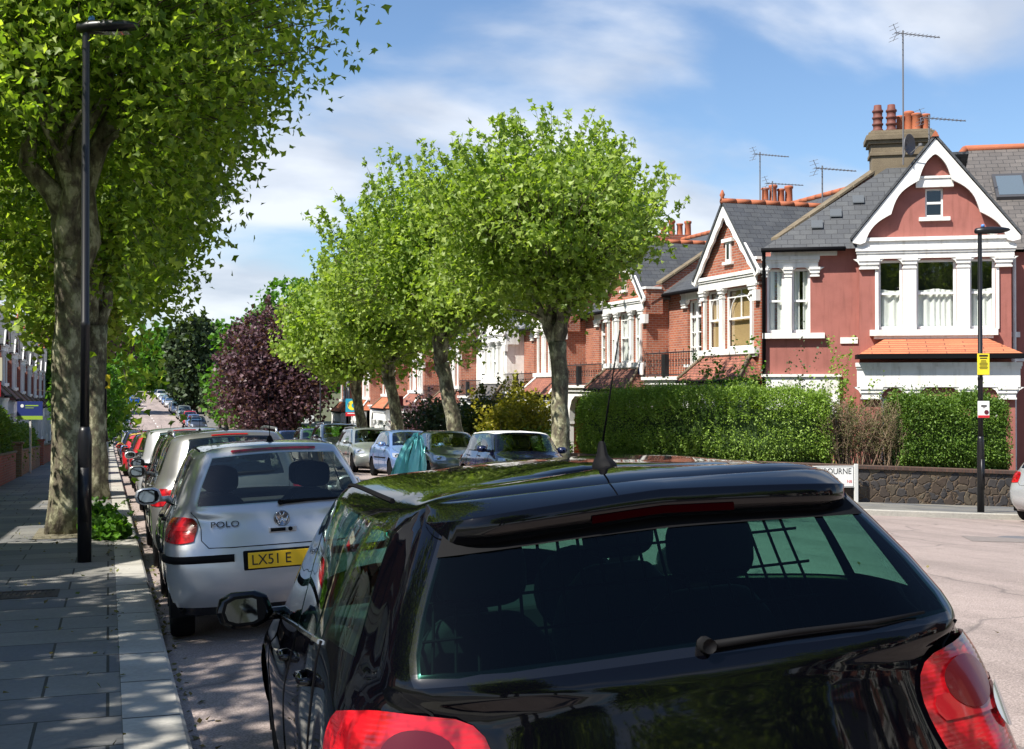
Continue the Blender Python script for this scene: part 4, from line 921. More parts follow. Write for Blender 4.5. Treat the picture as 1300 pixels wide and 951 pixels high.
    tm.prism([(x,-.05,z_) for x,z_ in poly][::-1],(0,.22,0)); tm.box((rx0+.05,-.03,0),(px0-.03,.15,1.9)); tm.box((px1+.03,-.03,0),(rx1-.06,.15,1.9))
    tm.box((fx0-.12,.72,3.66),(fx1+.12,.795,3.75)); head(tm,fx0-.25,fx1+.25,5.77,.8,[(fx0-.28,fx0),(fx1,fx1+.28)],.32,.2,.08,e=.05)
    tm.build('stone_trim',M_white,t)
    for k,(a,b_) in enumerate(wins): window(t,a,b_,zs,zh,.08,'sash',curt,arch=detail>1 and (k==len(wins)//2 or not win3),bars=1 if detail>1 else 0)
    window(t,fx0,fx1,3.75,5.75,.90,'french','net')
    mb=MB(); mb.box((rx0+1.5,.90,.1),(rx0+2.4,.96,2.2)); mb.build('front_door',mat('dark_green_door',(.02,.05,.035),.3),t,bevel=.01)
    # balcony ironwork
    if detail:
        mb=MB(); y=-.10; xa,xb=rx0+.08,rx1-.08
        for z_ in (3.42,4.10): mb.tube([(xa,y,z_),(xb,y,z_)],.018,5)
        n=int((xb-xa)/.11)
        for k in range(n+1):
            x=xa+(xb-xa)*k/n; mb.tube([(x,y,3.37),(x,y,4.10 if k%5 else 4.2)],.010,4)
            if k%2==0 and k<n: mb.tube([(x+.055+.045*math.cos(a),y,3.78+.10*math.sin(a)) for a in np.linspace(0,6.28,9)],.009,4,cap=False)
        if not flip: mb.box((rx0+1.62,y-.13,3.36),(rx0+1.85,y+.0,4.05))
        mb.build('balcony_railing',M_iron,t,uv=False)
    # gable over bay
    xc=(bx0+bx1)/2; hf=(bx1-bx0)/2; za,zb=6.22,8.15
    if gable:
        mb=MB(); mb.prism([(bx0,0,za),(bx1,0,za),(xc,0,zb-.15)],(0,.2,0)); mb.build('gable_wall',bm,t)
        mb=MB(); barge(mb,xc,hf+.22,za-.05,zb,-.20,.26,5,.035); mb.box((xc-.30,-.10,7.10),(xc+.30,-.003,7.2)); mb.box((xc-.14,-.05,6.55),(xc+.14,-.003,7.1)); mb.box((xc-.26,-.10,6.47),(xc+.26,-.003,6.549)); mb.build('bargeboard',M_white,t)
        mb=MB(); mb.add([(xc-.07,-.056,6.62),(xc+.07,-.056,6.62),(xc+.07,-.056,7.05),(xc-.07,-.056,7.05)],[(0,1,2,3)]); mb.build('slit_window',mat('slit_glass',(.02,.025,.03),.1),t,uv=False)
        mb=MB(); tri_roof(mb,xc,hf,za+.03,zb+.02,-.24,4.2); mb.build('gable_roof',sm,t)
        ridge(t,[(xc,-.26,zb+.09),(xc,3.9,zb+.09)]); mb=MB(); mb.lathe((xc,-.22,zb+.12),[(.07,0),(.05,.08),(.08,.14),(.02,.28)],8); mb.build('finial',M_terra,t,True,uv=False)
    # main roof
    mb=MB(); mb.prism([(0,.55,5.98),(0,4.6,8.86),(0,4.6,8.96),(0,.50,6.06)],(w,0,0)); mb.prism([(0,9.3,5.98),(0,4.6,8.88),(0,4.6,8.97),(0,9.35,6.06)],(w,0,0)); mb.build('roof',sm,t)
    ridge(t,[(0.02,4.6,9.0),(w-.02,4.6,9.0)])
    if party:
        pu=.35 if kind==0 else 0
        mb=MB(); mb.prism([(w-.16,.1+pu,6.0),(w-.16,.1+pu,6.5),(w-.16,.5,6.62+pu),(w-.16,4.6,9.30+pu),(w-.16,4.6,8.6)],(.32,0,0)); mb.box((w-.18,-.08,5.65),(w+(.14 if kind else -.005),.52 if kind else .3,6.45)); pw=mb.build('party_wall',bm,t)
        mb=MB()
        for k in range(9):
            a=k/9; b_=(k+.93)/9; mb.prism([(w-.22,.45+4.15*a,6.64+2.68*a+pu),(w+.22,.45+4.15*a,6.64+2.68*a+pu),(w+.22,.45+4.15*b_,6.64+2.68*b_+pu),(w-.22,.45+4.15*b_,6.64+2.68*b_+pu)],(0,0,.07))
        mb.build('coping',M_stone if kind!=3 else M_white,pw); mb=MB(); mb.box((w-.22,-.12,6.455),(w+(.20 if kind else .01),.45 if kind else .32,6.53)); mb.build('pier_cap',M_white,pw); mb=MB(); mb.box((w-.20,-.14,5.35),(w+(.16 if kind else -.002),-.0,5.648)); mb.build('corbel',M_white,pw)
    if chim: stack(t,w-.45,w+.45,4.2 if kind%2 else 3.9,5.4 if kind%2 else 5.3,8.0,9.45,M_brick2 if kind else M_brick3,4,('pot','cap'))
    mb=MB(); mb.tube([(rx1 if not flip else rx0+.1,.70,6.0),(rx1 if not flip else rx0+.1,.70,3.4)],.045,6); mb.tube([(rx0,.50,6.0),(rx1,.50,6.0)],.06,6); mb.build('rainwater_pipe',M_black,t,True,uv=False)
    return t
# right hand terrace, nearest first
Ys=[36.1]
terrace(36.1,'brick terraced house with white scalloped gable and cane blinds beside the terracotta corner house',0,w=7.28,curt='blind',hood=M_tile3,chim=False)
terrace(43.4,'orange brick terraced house with a three-light bay and brown hood, behind the nearest right tree',1,win3=True,gable=True,hood=M_tile2)
terrace(50.7,'brick terraced house with a white-ribbed red hood, second along from the gabled house',2,win3=True,hood=M_tile3)
terrace(58.0,'terraced house painted white all over its front, seen between the street tree trunks',3,brick=M_white,win3=True,hood=M_slate2,detail=1)
terrace(65.3,'orange brick terraced house next beyond the white painted one',1,detail=1,win3=True,hood=M_tile3)
terrace(72.6,'orange brick terraced house with a dusky red hood in the middle of the right terrace',2,detail=0,hood=M_tile3,chim=True)
terrace(79.9,'orange brick terraced house behind the blue and yellow estate board',1,detail=0,hood=M_tile)
terrace(87.2,'orange brick terraced house just left of the blue and yellow estate board',2,detail=0,hood=M_tile)
terrace(94.5,'far orange brick terraced house partly behind the copper tree',1,detail=0,hood=M_tile)
# left hand terrace
LT=terrace(44,'red brick terraced house on the left beyond the yellow brick garden walls',1,X=-5.4,rot=90,detail=0,brick=M_brick2,group='bay fronted terraced houses on the left',hood=M_tile2)
# corner house, terracotta render, set at an angle across the corner
def corner_house():
    t=empty('corner_house',(16.37,28.46,-3.05),(0,0,R(-30)),'terracotta painted corner house with a big white scalloped gable and a wide bay','house')
    g0,g1=2.45,6.16; gc=(g0+g1)/2
    mb=MB()
    W1=[(.10,.55,4.45,6.15),(.74,1.22,4.45,6.15)]
    wallh(mb,0,g0,0,6.66,.25,W1+[(.45,1.3,.9,2.6)],.14)
    mb.prism([(1.2,.95,0),(g1,.95,0),(g1,4.0,0)],(0,0,6.6)); mb.add([(0,.25,0),(0,1.6,0),(0,1.6,6.6),(0,.25,6.6)],[(3,2,1,0)])
    mb.build('wall',M_redw,t)
    BW=[(2.92,3.52,4.50,6.30),(3.85,4.84,4.50,6.30),(5.15,5.78,4.50,6.30)]
    mb=MB(); wallh(mb,g0,g1,3.0,6.6,0,BW,.13)
    mb.add([(g0,0,0),(g0,.4,0),(g0,.4,6.6),(g0,0,6.6)],[(3,2,1,0)]); mb.add([(g1,0,0),(g1,3,0),(g1,3,6.6),(g1,0,6.6)],[(0,1,2,3)])
    wallh(mb,g0,g1,0,3.0,-.45,[(2.95,3.5,.9,2.75),(3.85,4.84,.9,2.75),(5.15,5.75,.9,2.75)],.13)
    mb.add([(g0,-.45,0),(g0,0,0),(g0,0,3.02),(g0,-.45,3.02)],[(3,2,1,0)]); mb.add([(g1,-.45,0),(g1,0,0),(g1,0,3.02),(g1,-.45,3.02)],[(0,1,2,3)])
    mb.build('bay_wall',M_redw,t)
    # gable
    za,zb=6.86,9.26
    mb=MB(); hole=(gc-.22,gc+.22,7.38,8.12)
    # gable wall as strips around the small window
    def gx(z_): return (zb-.2-z_)/(zb-.2-za)*(g1-g0)/2
    zs_=[za,7.38,8.12,8.6,zb-.2]
    for a,b_ in zip(zs_,zs_[1:]):
        wa,wb=gx(a),max(gx(b_),.001)
        if a==7.38:
            mb.add([(gc-wa,0,a),(gc-.22,0,a),(gc-.22,0,b_),(gc-wb,0,b_)],[(0,1,2,3)]); mb.add([(gc+.22,0,a),(gc+wa,0,a),(gc+wb,0,b_),(gc+.22,0,b_)],[(0,1,2,3)])
        else: mb.add([(gc-wa,0,a),(gc+wa,0,a),(gc+wb,0,b_),(gc-wb,0,b_)],[(0,1,2,3)])
    a,b_,c,d=hole; mb.add([(a,0,c),(a,.13,c),(a,.13,d),(a,0,d),(b_,0,c),(b_,.13,c),(b_,.13,d),(b_,0,d)],[(0,1,2,3),(4,7,6,5),(0,4,5,1),(3,2,6,7)])
    mb.build('gable_wall',M_redw,t)
    window(t,a,b_,c,d,.07,'sash','none',split=.5,fw=.045)
    mb=MB(); mb.box((gc-.38,-.10,7.28),(gc+.38,-.003,7.375)); mb.box((gc-.46,-.12,8.14),(gc+.46,-.003,8.36)); mb.box((gc-.50,-.15,8.361),(gc+.50,-.003,8.42)); mb.build('window_surround',M_white,t)
    mb=MB(); hf=(g1-g0)/2+.18; barge(mb,gc,hf,za-.02,zb+.10,-.24,.225,3,.15,.09)
    mb.build('bargeboard',M_white,t)
    mb=MB(); tri_roof(mb,gc,hf-.02,za+.04,zb+.14,-.28,4.5,.06,.05); mb.build('gable_roof',M_slate,t)
    mb=MB(); mb.prism([(gc-.09,-.30,zb+.14),(gc+.09,-.30,zb+.14),(gc,-.30,zb+.30)],(0,.35,0)); mb.build('ridge_end_tile',M_terra,t,uv=False)
    # cornices and surrounds
    tm=MB(); tm.box((g0-.06,-.12,6.60),(g1+.06,.1,6.80)); tm.box((g0-.10,-.18,6.78),(g1+.10,.1,6.87))
    head(tm,g0,g1,6.33,0,[(2.45,2.92),(3.52,3.85),(4.84,5.15),(5.78,6.16)],.30,.22,.10,e=.06,br=.16)
    tm.box((g0+.25,-.20,4.34),(g1-.35,-.003,4.495)); tm.box((g0+.35,-.13,4.26),(g1-.45,-.004,4.338))
    for a,b_ in ((3.52,3.85),(4.84,5.15)): tm.box((a,-.09,4.5),(b_,0,6.12))
    tm.box((2.84,-.06,4.5),(2.918,-.002,6.12)); tm.box((5.782,-.06,4.5),(5.86,-.002,6.12))
    # ground lintel band
    head(tm,g0,g1,3.02,-.45,[(2.45,2.95),(3.5,3.85),(4.84,5.15),(5.75,6.16)],.62,.26,.12,e=.10,br=.2)
    # left pair trim
    head(tm,.02,1.40,6.17,.25,[(-.02,.10),(.55,.74),(1.22,1.44)],.30,.20,.09,e=.02,br=.14); tm.box((-.02,.10,4.30),(1.58,.247,4.445)); tm.box((.55,.17,4.45),(.74,.249,5.98))
    tm.box((.2,.14,6.47),(1.9,.247,6.60)); tm.box((-.02,.13,2.5),(1.95,.247,3.30)); tm.box((-.05,.08,3.29),(2.0,.246,3.36))
    for xa in (.0,1.45): tm.box((xa+.02,.10,2.2),(xa+.42,.246,2.52))
    tm.build('stone_trim',M_white,t)
    for a,b_,c,d in W1: window(t,a,b_,c,d,.33,'sash','net')
    window(t,.45,1.3,.9,2.6,.33,'sash','net')
    for a,b_,c,d in BW: window(t,a,b_,c,d,.08,'sash','half',split=.52)
    for a,b_ in ((2.95,3.5),(3.85,4.84),(5.15,5.75)): window(t,a,b_,.9,2.75,-.37,'sash','half')
    # orange tiled hood over bay
    hb=MB(); y0=-.78; A=[(g0-.05,y0,3.86),(g1+.12,y0,3.86),(g1-.75,-.005,4.34),(g0+.75,-.005,4.34)]
    hb.add(A,[(0,1,2,3)]); hb.add([A[0],A[3],(g0-.05,-.005,3.86)],[(0,1,2)]); hb.add([A[1],(g1+.12,-.005,3.86),A[2]],[(0,1,2)]); hb.add([A[0],A[1],(g1+.12,0,3.86),(g0-.05,0,3.86)],[(3,2,1,0)])
    hr=hb.build('bay_roof',M_tile,t)
    g_=MB(); g_.box((g0-.12,y0-.06,3.74),(g1+.2,-.01,3.85)); g_.build('gutter',M_black,hr,uv=False)
    # main roof: slate slope behind gutter, rising to a ridge; plus right hand hipped roof with terracotta hips
    mb=MB(); mb.prism([(0.02,-.05,6.62),(4.1,-.05,6.62),(4.1,2.25,9.38),(3.95,2.25,9.38)],(0,.02,.07)); mb.prism([(3.95,2.26,9.38),(5.5,2.26,9.38),(5.5,6.5,6.6),(5.0,3.0,8.9)],(0,.0,.07))
    r=mb.build('roof',M_slate,t)
    mb=MB()
    for (x,y) in ((1.75,.62),(2.35,.95),(1.25,.35)):
        z_=6.72+(y+.05)*1.2; mb.prism([(x,y,z_+.02),(x+.30,y,z_+.02),(x+.30,y+.17,z_+.224),(x,y+.17,z_+.224)],(0,0,.03))
    mb.build('roof_slate_patch',mat('pale_skylight_glass',(.10,.11,.12),.35),r,uv=False)
    mb=MB(); mb.tube([(-.05,-.06,6.62),(g0-.35,-.06,6.62)],.06,8); mb.tube([(.02,-.02,6.6),(.02,.14,6.35),(.02,.14,.1)],.05,8); mb.build('rainwater_pipe',M_black,t,True,uv=False)
    # side wing to the right, in shade, with its own roof
    mb=MB(); mb.box((g1-.0+.004,1.6,0),(g1+5,9,6.6)); mb.build('side_wall',mat('dark_red_side_render',(.30,.07,.06),.8) if 0 else M_redw,t)
    mb=MB(); a=(g1+5.2,1.35,6.65); b_=(g1-2.9,1.35,6.65); ap=(g1-1.0+.6,4.6,9.95); ap2=(g1+3,4.6,9.95)
    mb.add([b_,a,ap2,ap],[(0,1,2,3)]); mb.add([a,(g1+5.2,9.2,6.65),ap2],[(0,1,2)]); mb.add([b_,ap,(g1-2.9,9.2,6.65)],[(0,1,2)]); mb.add([(g1-2.9,9.2,6.65),ap,ap2,(g1+5.2,9.2,6.65)],[(0,1,2,3)])
    wr_=mb.build('wing_roof',M_slate2,t)
    mb=MB(); mb.tube([ap,ap2],.10,8); mb.tube([b_,ap],.10,8); mb.tube([a,ap2],.10,8); mb.build('hip_tiles',M_terra,wr_,True,uv=False)
    mb=MB()
    for x in (g1+.15,g1+1.55):
        z_=8.15; y=2.85; mb.prism([(x,y,z_+.02),(x+.85,y,z_+.02),(x+.85,y+.75,z_+.78),(x,y+.75,z_+.78)],(0,-.05,.09))
    sk=mb.build('skylight',mat('skylight_frame',(.06,.06,.065),.4),wr_,uv=False)
    mb=MB()
    for x in (g1+.15,g1+1.55):
        z_=8.15; y=2.85; mb.add([(x+.08,y+.07-.06,z_+.18),(x+.77,y+.07-.06,z_+.18),(x+.77,y+.68-.06,z_+.80),(x+.08,y+.68-.06,z_+.80)],[(0,1,2,3)])
    mb.build('glazing',mat('skylight_glass',(.10,.13,.16),.12),sk,uv=False)
    mb=MB(); mb.box((g1+.01,1.52,4.34),(g1+.5,1.598,4.48)); mb.box((g1+.01,1.50,3.7),(g1+1.2,1.597,3.86)); mb.tube([(g1+.35,1.5,6.5),(g1+.35,1.5,.1)],.05,8); mb.build('side_trim',M_white,t,uv=False)
    # white house-name plaque
    mb=MB(); mb.box((1.98,.21,4.16),(2.42,.248,4.32)); mb.build('wall_plaque',M_white,t,uv=False)
    # chimney
    mb=MB(); x0,x1,y0,y1,z0,z1=2.92,4.48,1.9,2.65,7.2,10.05
    mb.box((x0,y0,z0),(x1,y1,z1-.62)); mb.box((x0-.05,y0-.05,z1-.70),(x1+.05,y1+.05,z1-.60)); mb.box((x0-.02,y0-.02,z1-.602),(x1+.02,y1+.02,z1-.38)); mb.box((x0-.09,y0-.09,z1-.38),(x1+.09,y1+.09,z1-.28)); mb.box((x0-.15,y0-.15,z1-.282),(x1+.15,y1+.15,z1-.14)); mb.box((x0-.08,y0-.08,z1-.142),(x1+.08,y1+.08,z1-.05)); mb.box((x0-.02,y0-.02,z1-.052),(x1+.02,y1+.02,z1))
    c=mb.build('chimney',M_stone,t,bevel=.012)
    pots(c,[(3.10,2.1),(3.46,2.1),(3.74,2.45),(3.96,2.45),(4.13,2.2),(4.38,2.35)],10.03,['tall','tall','pot','cap','pot','pot'])
    return t
corner_house()
# low parapet wall between gabled house and corner house is the party wall above
def aerial(X,Y,z,h,label,az=0,kind='yagi',n=1):
    t=empty('tv_aerial',(X,Y,z),(0,0,R(az)),label,'tv aerial','television aerials on the chimneys')
    mb=MB(); mb.tube([(0,0,-1.0),(0,0,h)],.022,6); mb.build('mast',M_lead,t,uv=False)
    for q in range(n):
        zz_=h-.08-q*.75; mb=MB(); L=1.15; mb.tube([(-.25,0,zz_),(L,0,zz_)],.014,5)
        for k in range(11): 
            x=-.2+k*.125; mb.tube([(x,-.17+.006*k,zz_),(x,.17-.006*k,zz_)],.007,4)
        mb.tube([(-.3,0,zz_-.22),(-.18,0,zz_),(-.3,0,zz_+.22)],.008,4)
        for k in (-.2,-.1,.1,.2): mb.tube([(-.24-abs(k)*.25,-.2,zz_+k),(-.24-abs(k)*.25,.2,zz_+k)],.006,4)
        mb.build('antenna_boom',M_lead,t,uv=False)
    return t
# aerials and dish on the skyline
aerial(19.6,26.9,6.75,2.5,'tall tv aerial mast rising from the big stone chimney of the corner house',R(20))
aerial(20.4,26.9,6.6,.5,'low long horizontal tv aerial above the right end of the stone chimney',R(-25))
aerial(18.9,29.6,4.9,1.25,'tv aerial on a thin pole behind the grey slate roof of the gabled brick house',R(200))
aerial(20.6,36.0,5.9,1.9,'taller tv aerial left of the pair beyond the gabled brick house',R(230))
aerial(20.6,35.2,5.6,1.1,'two-boom tv aerial standing right of a taller single aerial',R(-30),n=2)
t=empty('satellite_dish',(19.35,26.35,6.15),(0,0,R(25)),'grey satellite dish fixed to the stone chimney above the big gable','satellite dish')
mb=MB(); mb.lathe((0,0,0),[(.02,.06),(.12,.045),(.22,.0),(.27,-.05),(.275,-.05),(.22,.012),(.02,.075)],24,'y'); mb.build('dish',M_lead,t,True,uv=False)
mb=MB(); mb.tube([(0,-.02,-.25),(0,-.32,-.05)],.012,5); mb.box((-.03,-.38,-.07),(.03,-.30,-.01)); mb.tube([(0,.05,0),(0,.12,-.30)],.02,6); mb.build('feed_arm',M_lead,t,uv=False)
# ---------------------------------------------------------------- corner rubble wall, hedges
M_rub=mat('dark_rubble_stone',(.08,.06,.045),.9)
b=NB(M_rub); v=b.coord('UV'); 
vo=b.n.new('ShaderNodeTexVoronoi'); vo.feature='DISTANCE_TO_EDGE'; vo.inputs['Scale'].default_value=4.6; vc=b.n.new('ShaderNodeTexVoronoi'); vc.inputs['Scale'].default_value=4.6
dn=b.n.new('ShaderNodeTexNoise'); dn.inputs['Scale'].default_value=5; b.l(v,dn.inputs[0]); dm=b.n.new('ShaderNodeMixRGB'); dm.blend_type='ADD'; dm.inputs[0].default_value=.22; b.l(v,dm.inputs[1]); b.l(dn.outputs[1],dm.inputs[2]); b.l(dm.outputs[0],vo.inputs[0]); b.l(dm.outputs[0],vc.inputs[0])
c=b.ramp(vc.outputs['Color'],[(.2,(.035,.033,.035)),(.45,(.06,.052,.048)),(.6,(.065,.045,.032)),(.8,(.10,.08,.055))]); c=b.mix(b.ramp(vo.outputs[0],[(.02,(1,1,1)),(.05,(0,0,0))]),c,(.11,.075,.045)); c=b.mix(.5,c,b.ramp(b.noise(v,14,5),[(.3,(.5,.5,.5)),(.7,(1.2,1.2,1.2))]),'MULTIPLY'); b.col(c); b.bump(b.ramp(vo.outputs[0],[(0,(0,0,0)),(.12,(1,1,1))]),.8,.03)
def garden_wall(name,P,h,th,m,label,cop=None,cap=.07,group=None):
    t=empty(name,(0,0,0),label=label,cat='garden wall',group=group)
    P=resample(P,1.5); Q=offset(P,-th if 1 else th); mb=MB(); rows=[]
    for p,q in zip(P,Q):
        g=G(*p)+PV; g2=G(*q)+PV; rows.append([(p[0],p[1],g-.3),(p[0],p[1],g+h),(q[0],q[1],g2+h),(q[0],q[1],g2-.3)])
    mb.grid(rows); mb.add([rows[0][0],rows[0][1],rows[0][2],rows[0][3],rows[-1][0],rows[-1][1],rows[-1][2],rows[-1][3]],[(0,3,2,1),(4,5,6,7)])
    mb.build('wall_body',m,t); mb=MB(); P2=offset(P,.04); Q2=offset(P,-th-.04); rows=[]
    for p,q in zip(P2,Q2):
        g=G(*p)+PV+h+.003; g2=G(*q)+PV+h+.003; rows.append([(p[0],p[1],g),(p[0],p[1],g+cap),((p[0]+q[0])/2,(p[1]+q[1])/2,g+cap+.03),(q[0],q[1],g2+cap),(q[0],q[1],g2),(p[0],p[1],g)])
    mb.grid(rows); mb.add([rows[0][k] for k in range(5)]+[rows[-1][k] for k in range(5)],[(4,3,2,1,0),(5,6,7,8,9)]); mb.build('coping',cop or M_rubcop,t)
    return t
M_rubcop=bricky('brick_on_edge_coping',(.13,.07,.05),(.09,.05,.04),(.07,.06,.05),.08,.3,.008,.9)
garden_wall('rubble_wall',[(12.2,33.5),(12.2,26.6),(12.45,25.4),(13.1,24.6),(14.2,24.15),(19.6,23.05),(21.4,22.7)],.74,.24,M_rub,'dark rubble stone garden wall curving round the street corner below the hedges')
def hedge(name,label,P,w,h,n,m,leaf=.055,core=True,seed=0,base=.75,bulge=.12,cm=None,group='clipped hedges',top=None,dens=1):
    """P: centre line points; leaves spread through the outer skin of a rounded box"""
    t=empty(name,(P[0][0],P[0][1],G(*P[0])+PV+base),label=label,cat='hedge',group=group); ox,oy,oz=t.location
    rng=np.random.default_rng(seed); P=chaikin(P); P=[np.array(p,float) for p in P]; L=[np.linalg.norm(b_-a) for a,b_ in zip(P,P[1:])]; T=sum(L)
    u=rng.random(n)*T; pts=np.zeros((n,3)); nr=np.zeros((n,3))
    a=rng.random(n)*2*math.pi
    # superellipse section
    ca,sa=np.cos(a),np.sin(a); e=.72; cx=np.sign(ca)*np.abs(ca)**e; cz=np.sign(sa)*np.abs(sa)**e
    keep=np.ones(n,bool)
    ends=rng.random(n)<.10
    d=1-np.abs(rng.normal(size=n))*.10
    for k in range(n):
        x=u[k]; i=0
        while i<len(L)-1 and x>L[i]: x-=L[i]; i+=1
        dr=(P[i+1]-P[i])/L[i]; nn_=np.array([-dr[1],dr[0]]); s=u[k]/T
        tp=(top(s) if top else 1.0)
        edge=min(1,min(u[k],T-u[k])/.45)**.5 if T>1 else 1
        lump=1+.05*math.sin(u[k]*2.7+seed)+.04*math.sin(u[k]*6.1+cz[k]*3)+.03*math.sin(cz[k]*9+u[k]*3)
        dd=d[k]; rr=1
        if ends[k]: dd=rng.random()**.4; x_end=0 if rng.random()<.5 else 1; q=P[0] if x_end==0 else P[-1]; drr=(P[1]-P[0])/L[0] if x_end==0 else (P[-1]-P[-2])/L[-1]; q=q+drr*(rng.random()*.25 if x_end==0 else -rng.random()*.25); nn_=np.array([-drr[1],drr[0]])
        else: q=P[i]+dr*x
        hh=h*tp*(.93+.07*edge)
        xy=q+nn_*cx[k]*w/2*lump*dd*(.86+.14*edge); z=(cz[k]*dd*lump*.5+.5)*hh
        pts[k]=(xy[0],xy[1],G(xy[0],xy[1])+PV+base+z); nr[k]=(nn_[0]*cx[k],nn_[1]*cx[k],cz[k])
    ns=n//28; k0=rng.integers(0,n-6,ns); sh=rng.random(ns)*.22*(nr[k0,2]>-.2); 
    for q in range(5): pts[np.minimum(k0+q,n-1)]=pts[k0]+(nr[k0]*.5+np.array([0,0,.7])+rng.normal(size=(ns,3))*.15)*(sh*(q+1)/5)[:,None]
    hol=(np.sin(1.9*u+3*cz+seed)+np.sin(4.3*u-4*cz+seed*2)+.6*np.sin(11*u+5*cz))>1.55; keep&=~(hol&(rng.random(n)<.6)&(cz<.75))
    pts+=rng.normal(size=pts.shape)*leaf*.5; pts-=np.array([ox,oy,oz])
    leaf_mesh('foliage',pts[keep],leaf,m,t,seed=seed,nrm=nr[keep]*.9,asp=.6)
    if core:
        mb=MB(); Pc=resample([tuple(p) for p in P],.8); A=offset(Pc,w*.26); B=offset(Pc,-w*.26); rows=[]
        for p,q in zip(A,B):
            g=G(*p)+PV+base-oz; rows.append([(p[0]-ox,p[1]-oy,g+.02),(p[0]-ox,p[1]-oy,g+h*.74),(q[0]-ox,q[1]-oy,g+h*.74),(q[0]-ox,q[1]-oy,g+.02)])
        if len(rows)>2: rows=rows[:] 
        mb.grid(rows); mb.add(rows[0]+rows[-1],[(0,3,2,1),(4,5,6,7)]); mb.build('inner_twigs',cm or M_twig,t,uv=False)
    return t
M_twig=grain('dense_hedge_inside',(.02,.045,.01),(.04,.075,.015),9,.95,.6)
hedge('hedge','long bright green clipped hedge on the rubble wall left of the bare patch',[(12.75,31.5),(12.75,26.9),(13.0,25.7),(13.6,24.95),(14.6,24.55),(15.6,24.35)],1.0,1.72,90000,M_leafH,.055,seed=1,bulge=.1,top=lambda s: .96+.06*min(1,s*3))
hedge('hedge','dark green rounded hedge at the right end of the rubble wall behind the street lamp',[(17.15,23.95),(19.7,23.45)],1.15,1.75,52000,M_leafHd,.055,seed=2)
# the sparse brown part between them: twigs with few leaves
t=empty('bare_hedge',(15.5,24.3,G(15.5,24)+PV+.75),label='thin brown half dead stretch of hedge between the two green hedges',cat='hedge',group='clipped hedges')
mb=MB(); rg=random.Random(5); P=[]
for k in range(150):
    x=rg.uniform(0,1.75); y=-x*.2+rg.uniform(-.35,.35); p=Vector((x,y,-.05)); rgt=Vector((rg.uniform(-.35,.35),rg.uniform(-.25,.25),1)).normalized(); L=rg.uniform(1.0,1.58)
    q=[p+rgt*L*t_+Vector((rg.uniform(-.06,.06),rg.uniform(-.06,.06),0)) for t_ in (0,.3,.6,1)]; mb.tube(q,[.013,.009,.006,.003],4,cap=False)
    for s in range(7):
        a=q[0].lerp(q[3],rg.uniform(.25,1)); d=Vector((rg.uniform(-1,1),rg.uniform(-1,1),rg.uniform(.1,1))).normalized()*rg.uniform(.15,.4); mb.tube([a,a+d],[.005,.002],3,cap=False)
        for _ in range(10): P.append(tuple(a+d*rg.random()+Vector((rg.gauss(0,.04),rg.gauss(0,.04),rg.gauss(0,.04)))))
mb.build('twigs',grain('dry_brown_twig',(.16,.11,.07),(.24,.17,.11),8,.9,.2),t,uv=False)
leaf_mesh('foliage',np.array(P),.045,M_leafB,t,seed=9,asp=.5)
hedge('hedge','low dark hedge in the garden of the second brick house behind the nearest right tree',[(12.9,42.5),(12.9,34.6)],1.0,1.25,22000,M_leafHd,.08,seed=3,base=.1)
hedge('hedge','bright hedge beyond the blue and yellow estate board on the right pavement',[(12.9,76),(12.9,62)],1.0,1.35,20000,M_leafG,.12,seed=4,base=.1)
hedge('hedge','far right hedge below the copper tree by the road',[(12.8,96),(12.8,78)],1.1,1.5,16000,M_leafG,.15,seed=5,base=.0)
def shrub(name,X,Y,r,h,n,m,label,leaf=.09,seed=0,z=None,cat='shrub',group='garden shrubs',lump=.3,stems=True):
    t=empty(name,(X,Y,(G(X,Y)+PV if z is None else z)),label=label,cat=cat,group=group)
    P=crown_pts(n,r,r,h*.5,h*.55,seed,10,r*.10,.02,18,lump,.55,shootlen=.35*h); leaf_mesh('foliage',P,leaf,m,t,seed=seed)
    if stems:
        mb=MB(); rg=random.Random(seed)
        for k in range(5): a=rg.uniform(0,6.28); mb.tube([(0,0,-.1),(math.cos(a)*r*.3,math.sin(a)*r*.3,h*.4),(math.cos(a)*r*.6,math.sin(a)*r*.6,h*.75)],[.03,.022,.01],5)
        mb.build('stems',M_bark2,t,uv=False)
    return t
shrub('shrub',13.9,44.5,1.4,2.6,9000,M_leafV,'dark variegated bush between the two nearest right tree trunks',.13,21)
shrub('shrub',13.6,40.3,1.2,2.6,7000,M_leafY,'yellow-green golden bush left of the nearest right tree trunk',.12,22)
shrub('shrub',13.3,38.3,.9,2.2,5000,M_leafY,'smaller golden bush directly beside the nearest right tree trunk',.10,23)
shrub('shrub',13.9,50.5,1.4,2.7,9000,M_leafD,'nearly black evergreen bush left of the second right tree trunk',.13,24)
shrub('shrub',14.0,57.5,1.3,2.6,4500,M_leafP,'dusky purple bush in front of the white painted terraced house',.14,25)
shrub('shrub',13.5,30.0,.5,.9,1800,M_leafD,'small dark holly-like tuft poking above the long hedge',.07,27,z=G(13.5,30)+2.3,stems=False) if 0 else None
shrub('rose_bush',15.0,27.6,.75,3.1,1900,M_leafG,'tall loose rose bush rising over the hedge beside the terracotta corner house',.075,28,cat='rose bush')
shrub('shrub',16.35,26.9,.38,2.95,1700,M_leafD,'small dark pointed evergreen over the hedge in front of the corner house left window',.06,29)
shrub('shrub',17.3,26.2,.34,2.85,1300,M_leafH,'small pale rounded bush over the hedge beside the dark pointed evergreen',.06,30)
shrub('plant_tuft',.0,17.2,.15,.15,110,M_leafG,'bright green weeds growing at the kerb beside the big left tree',.10,31,cat='weeds',stems=False)
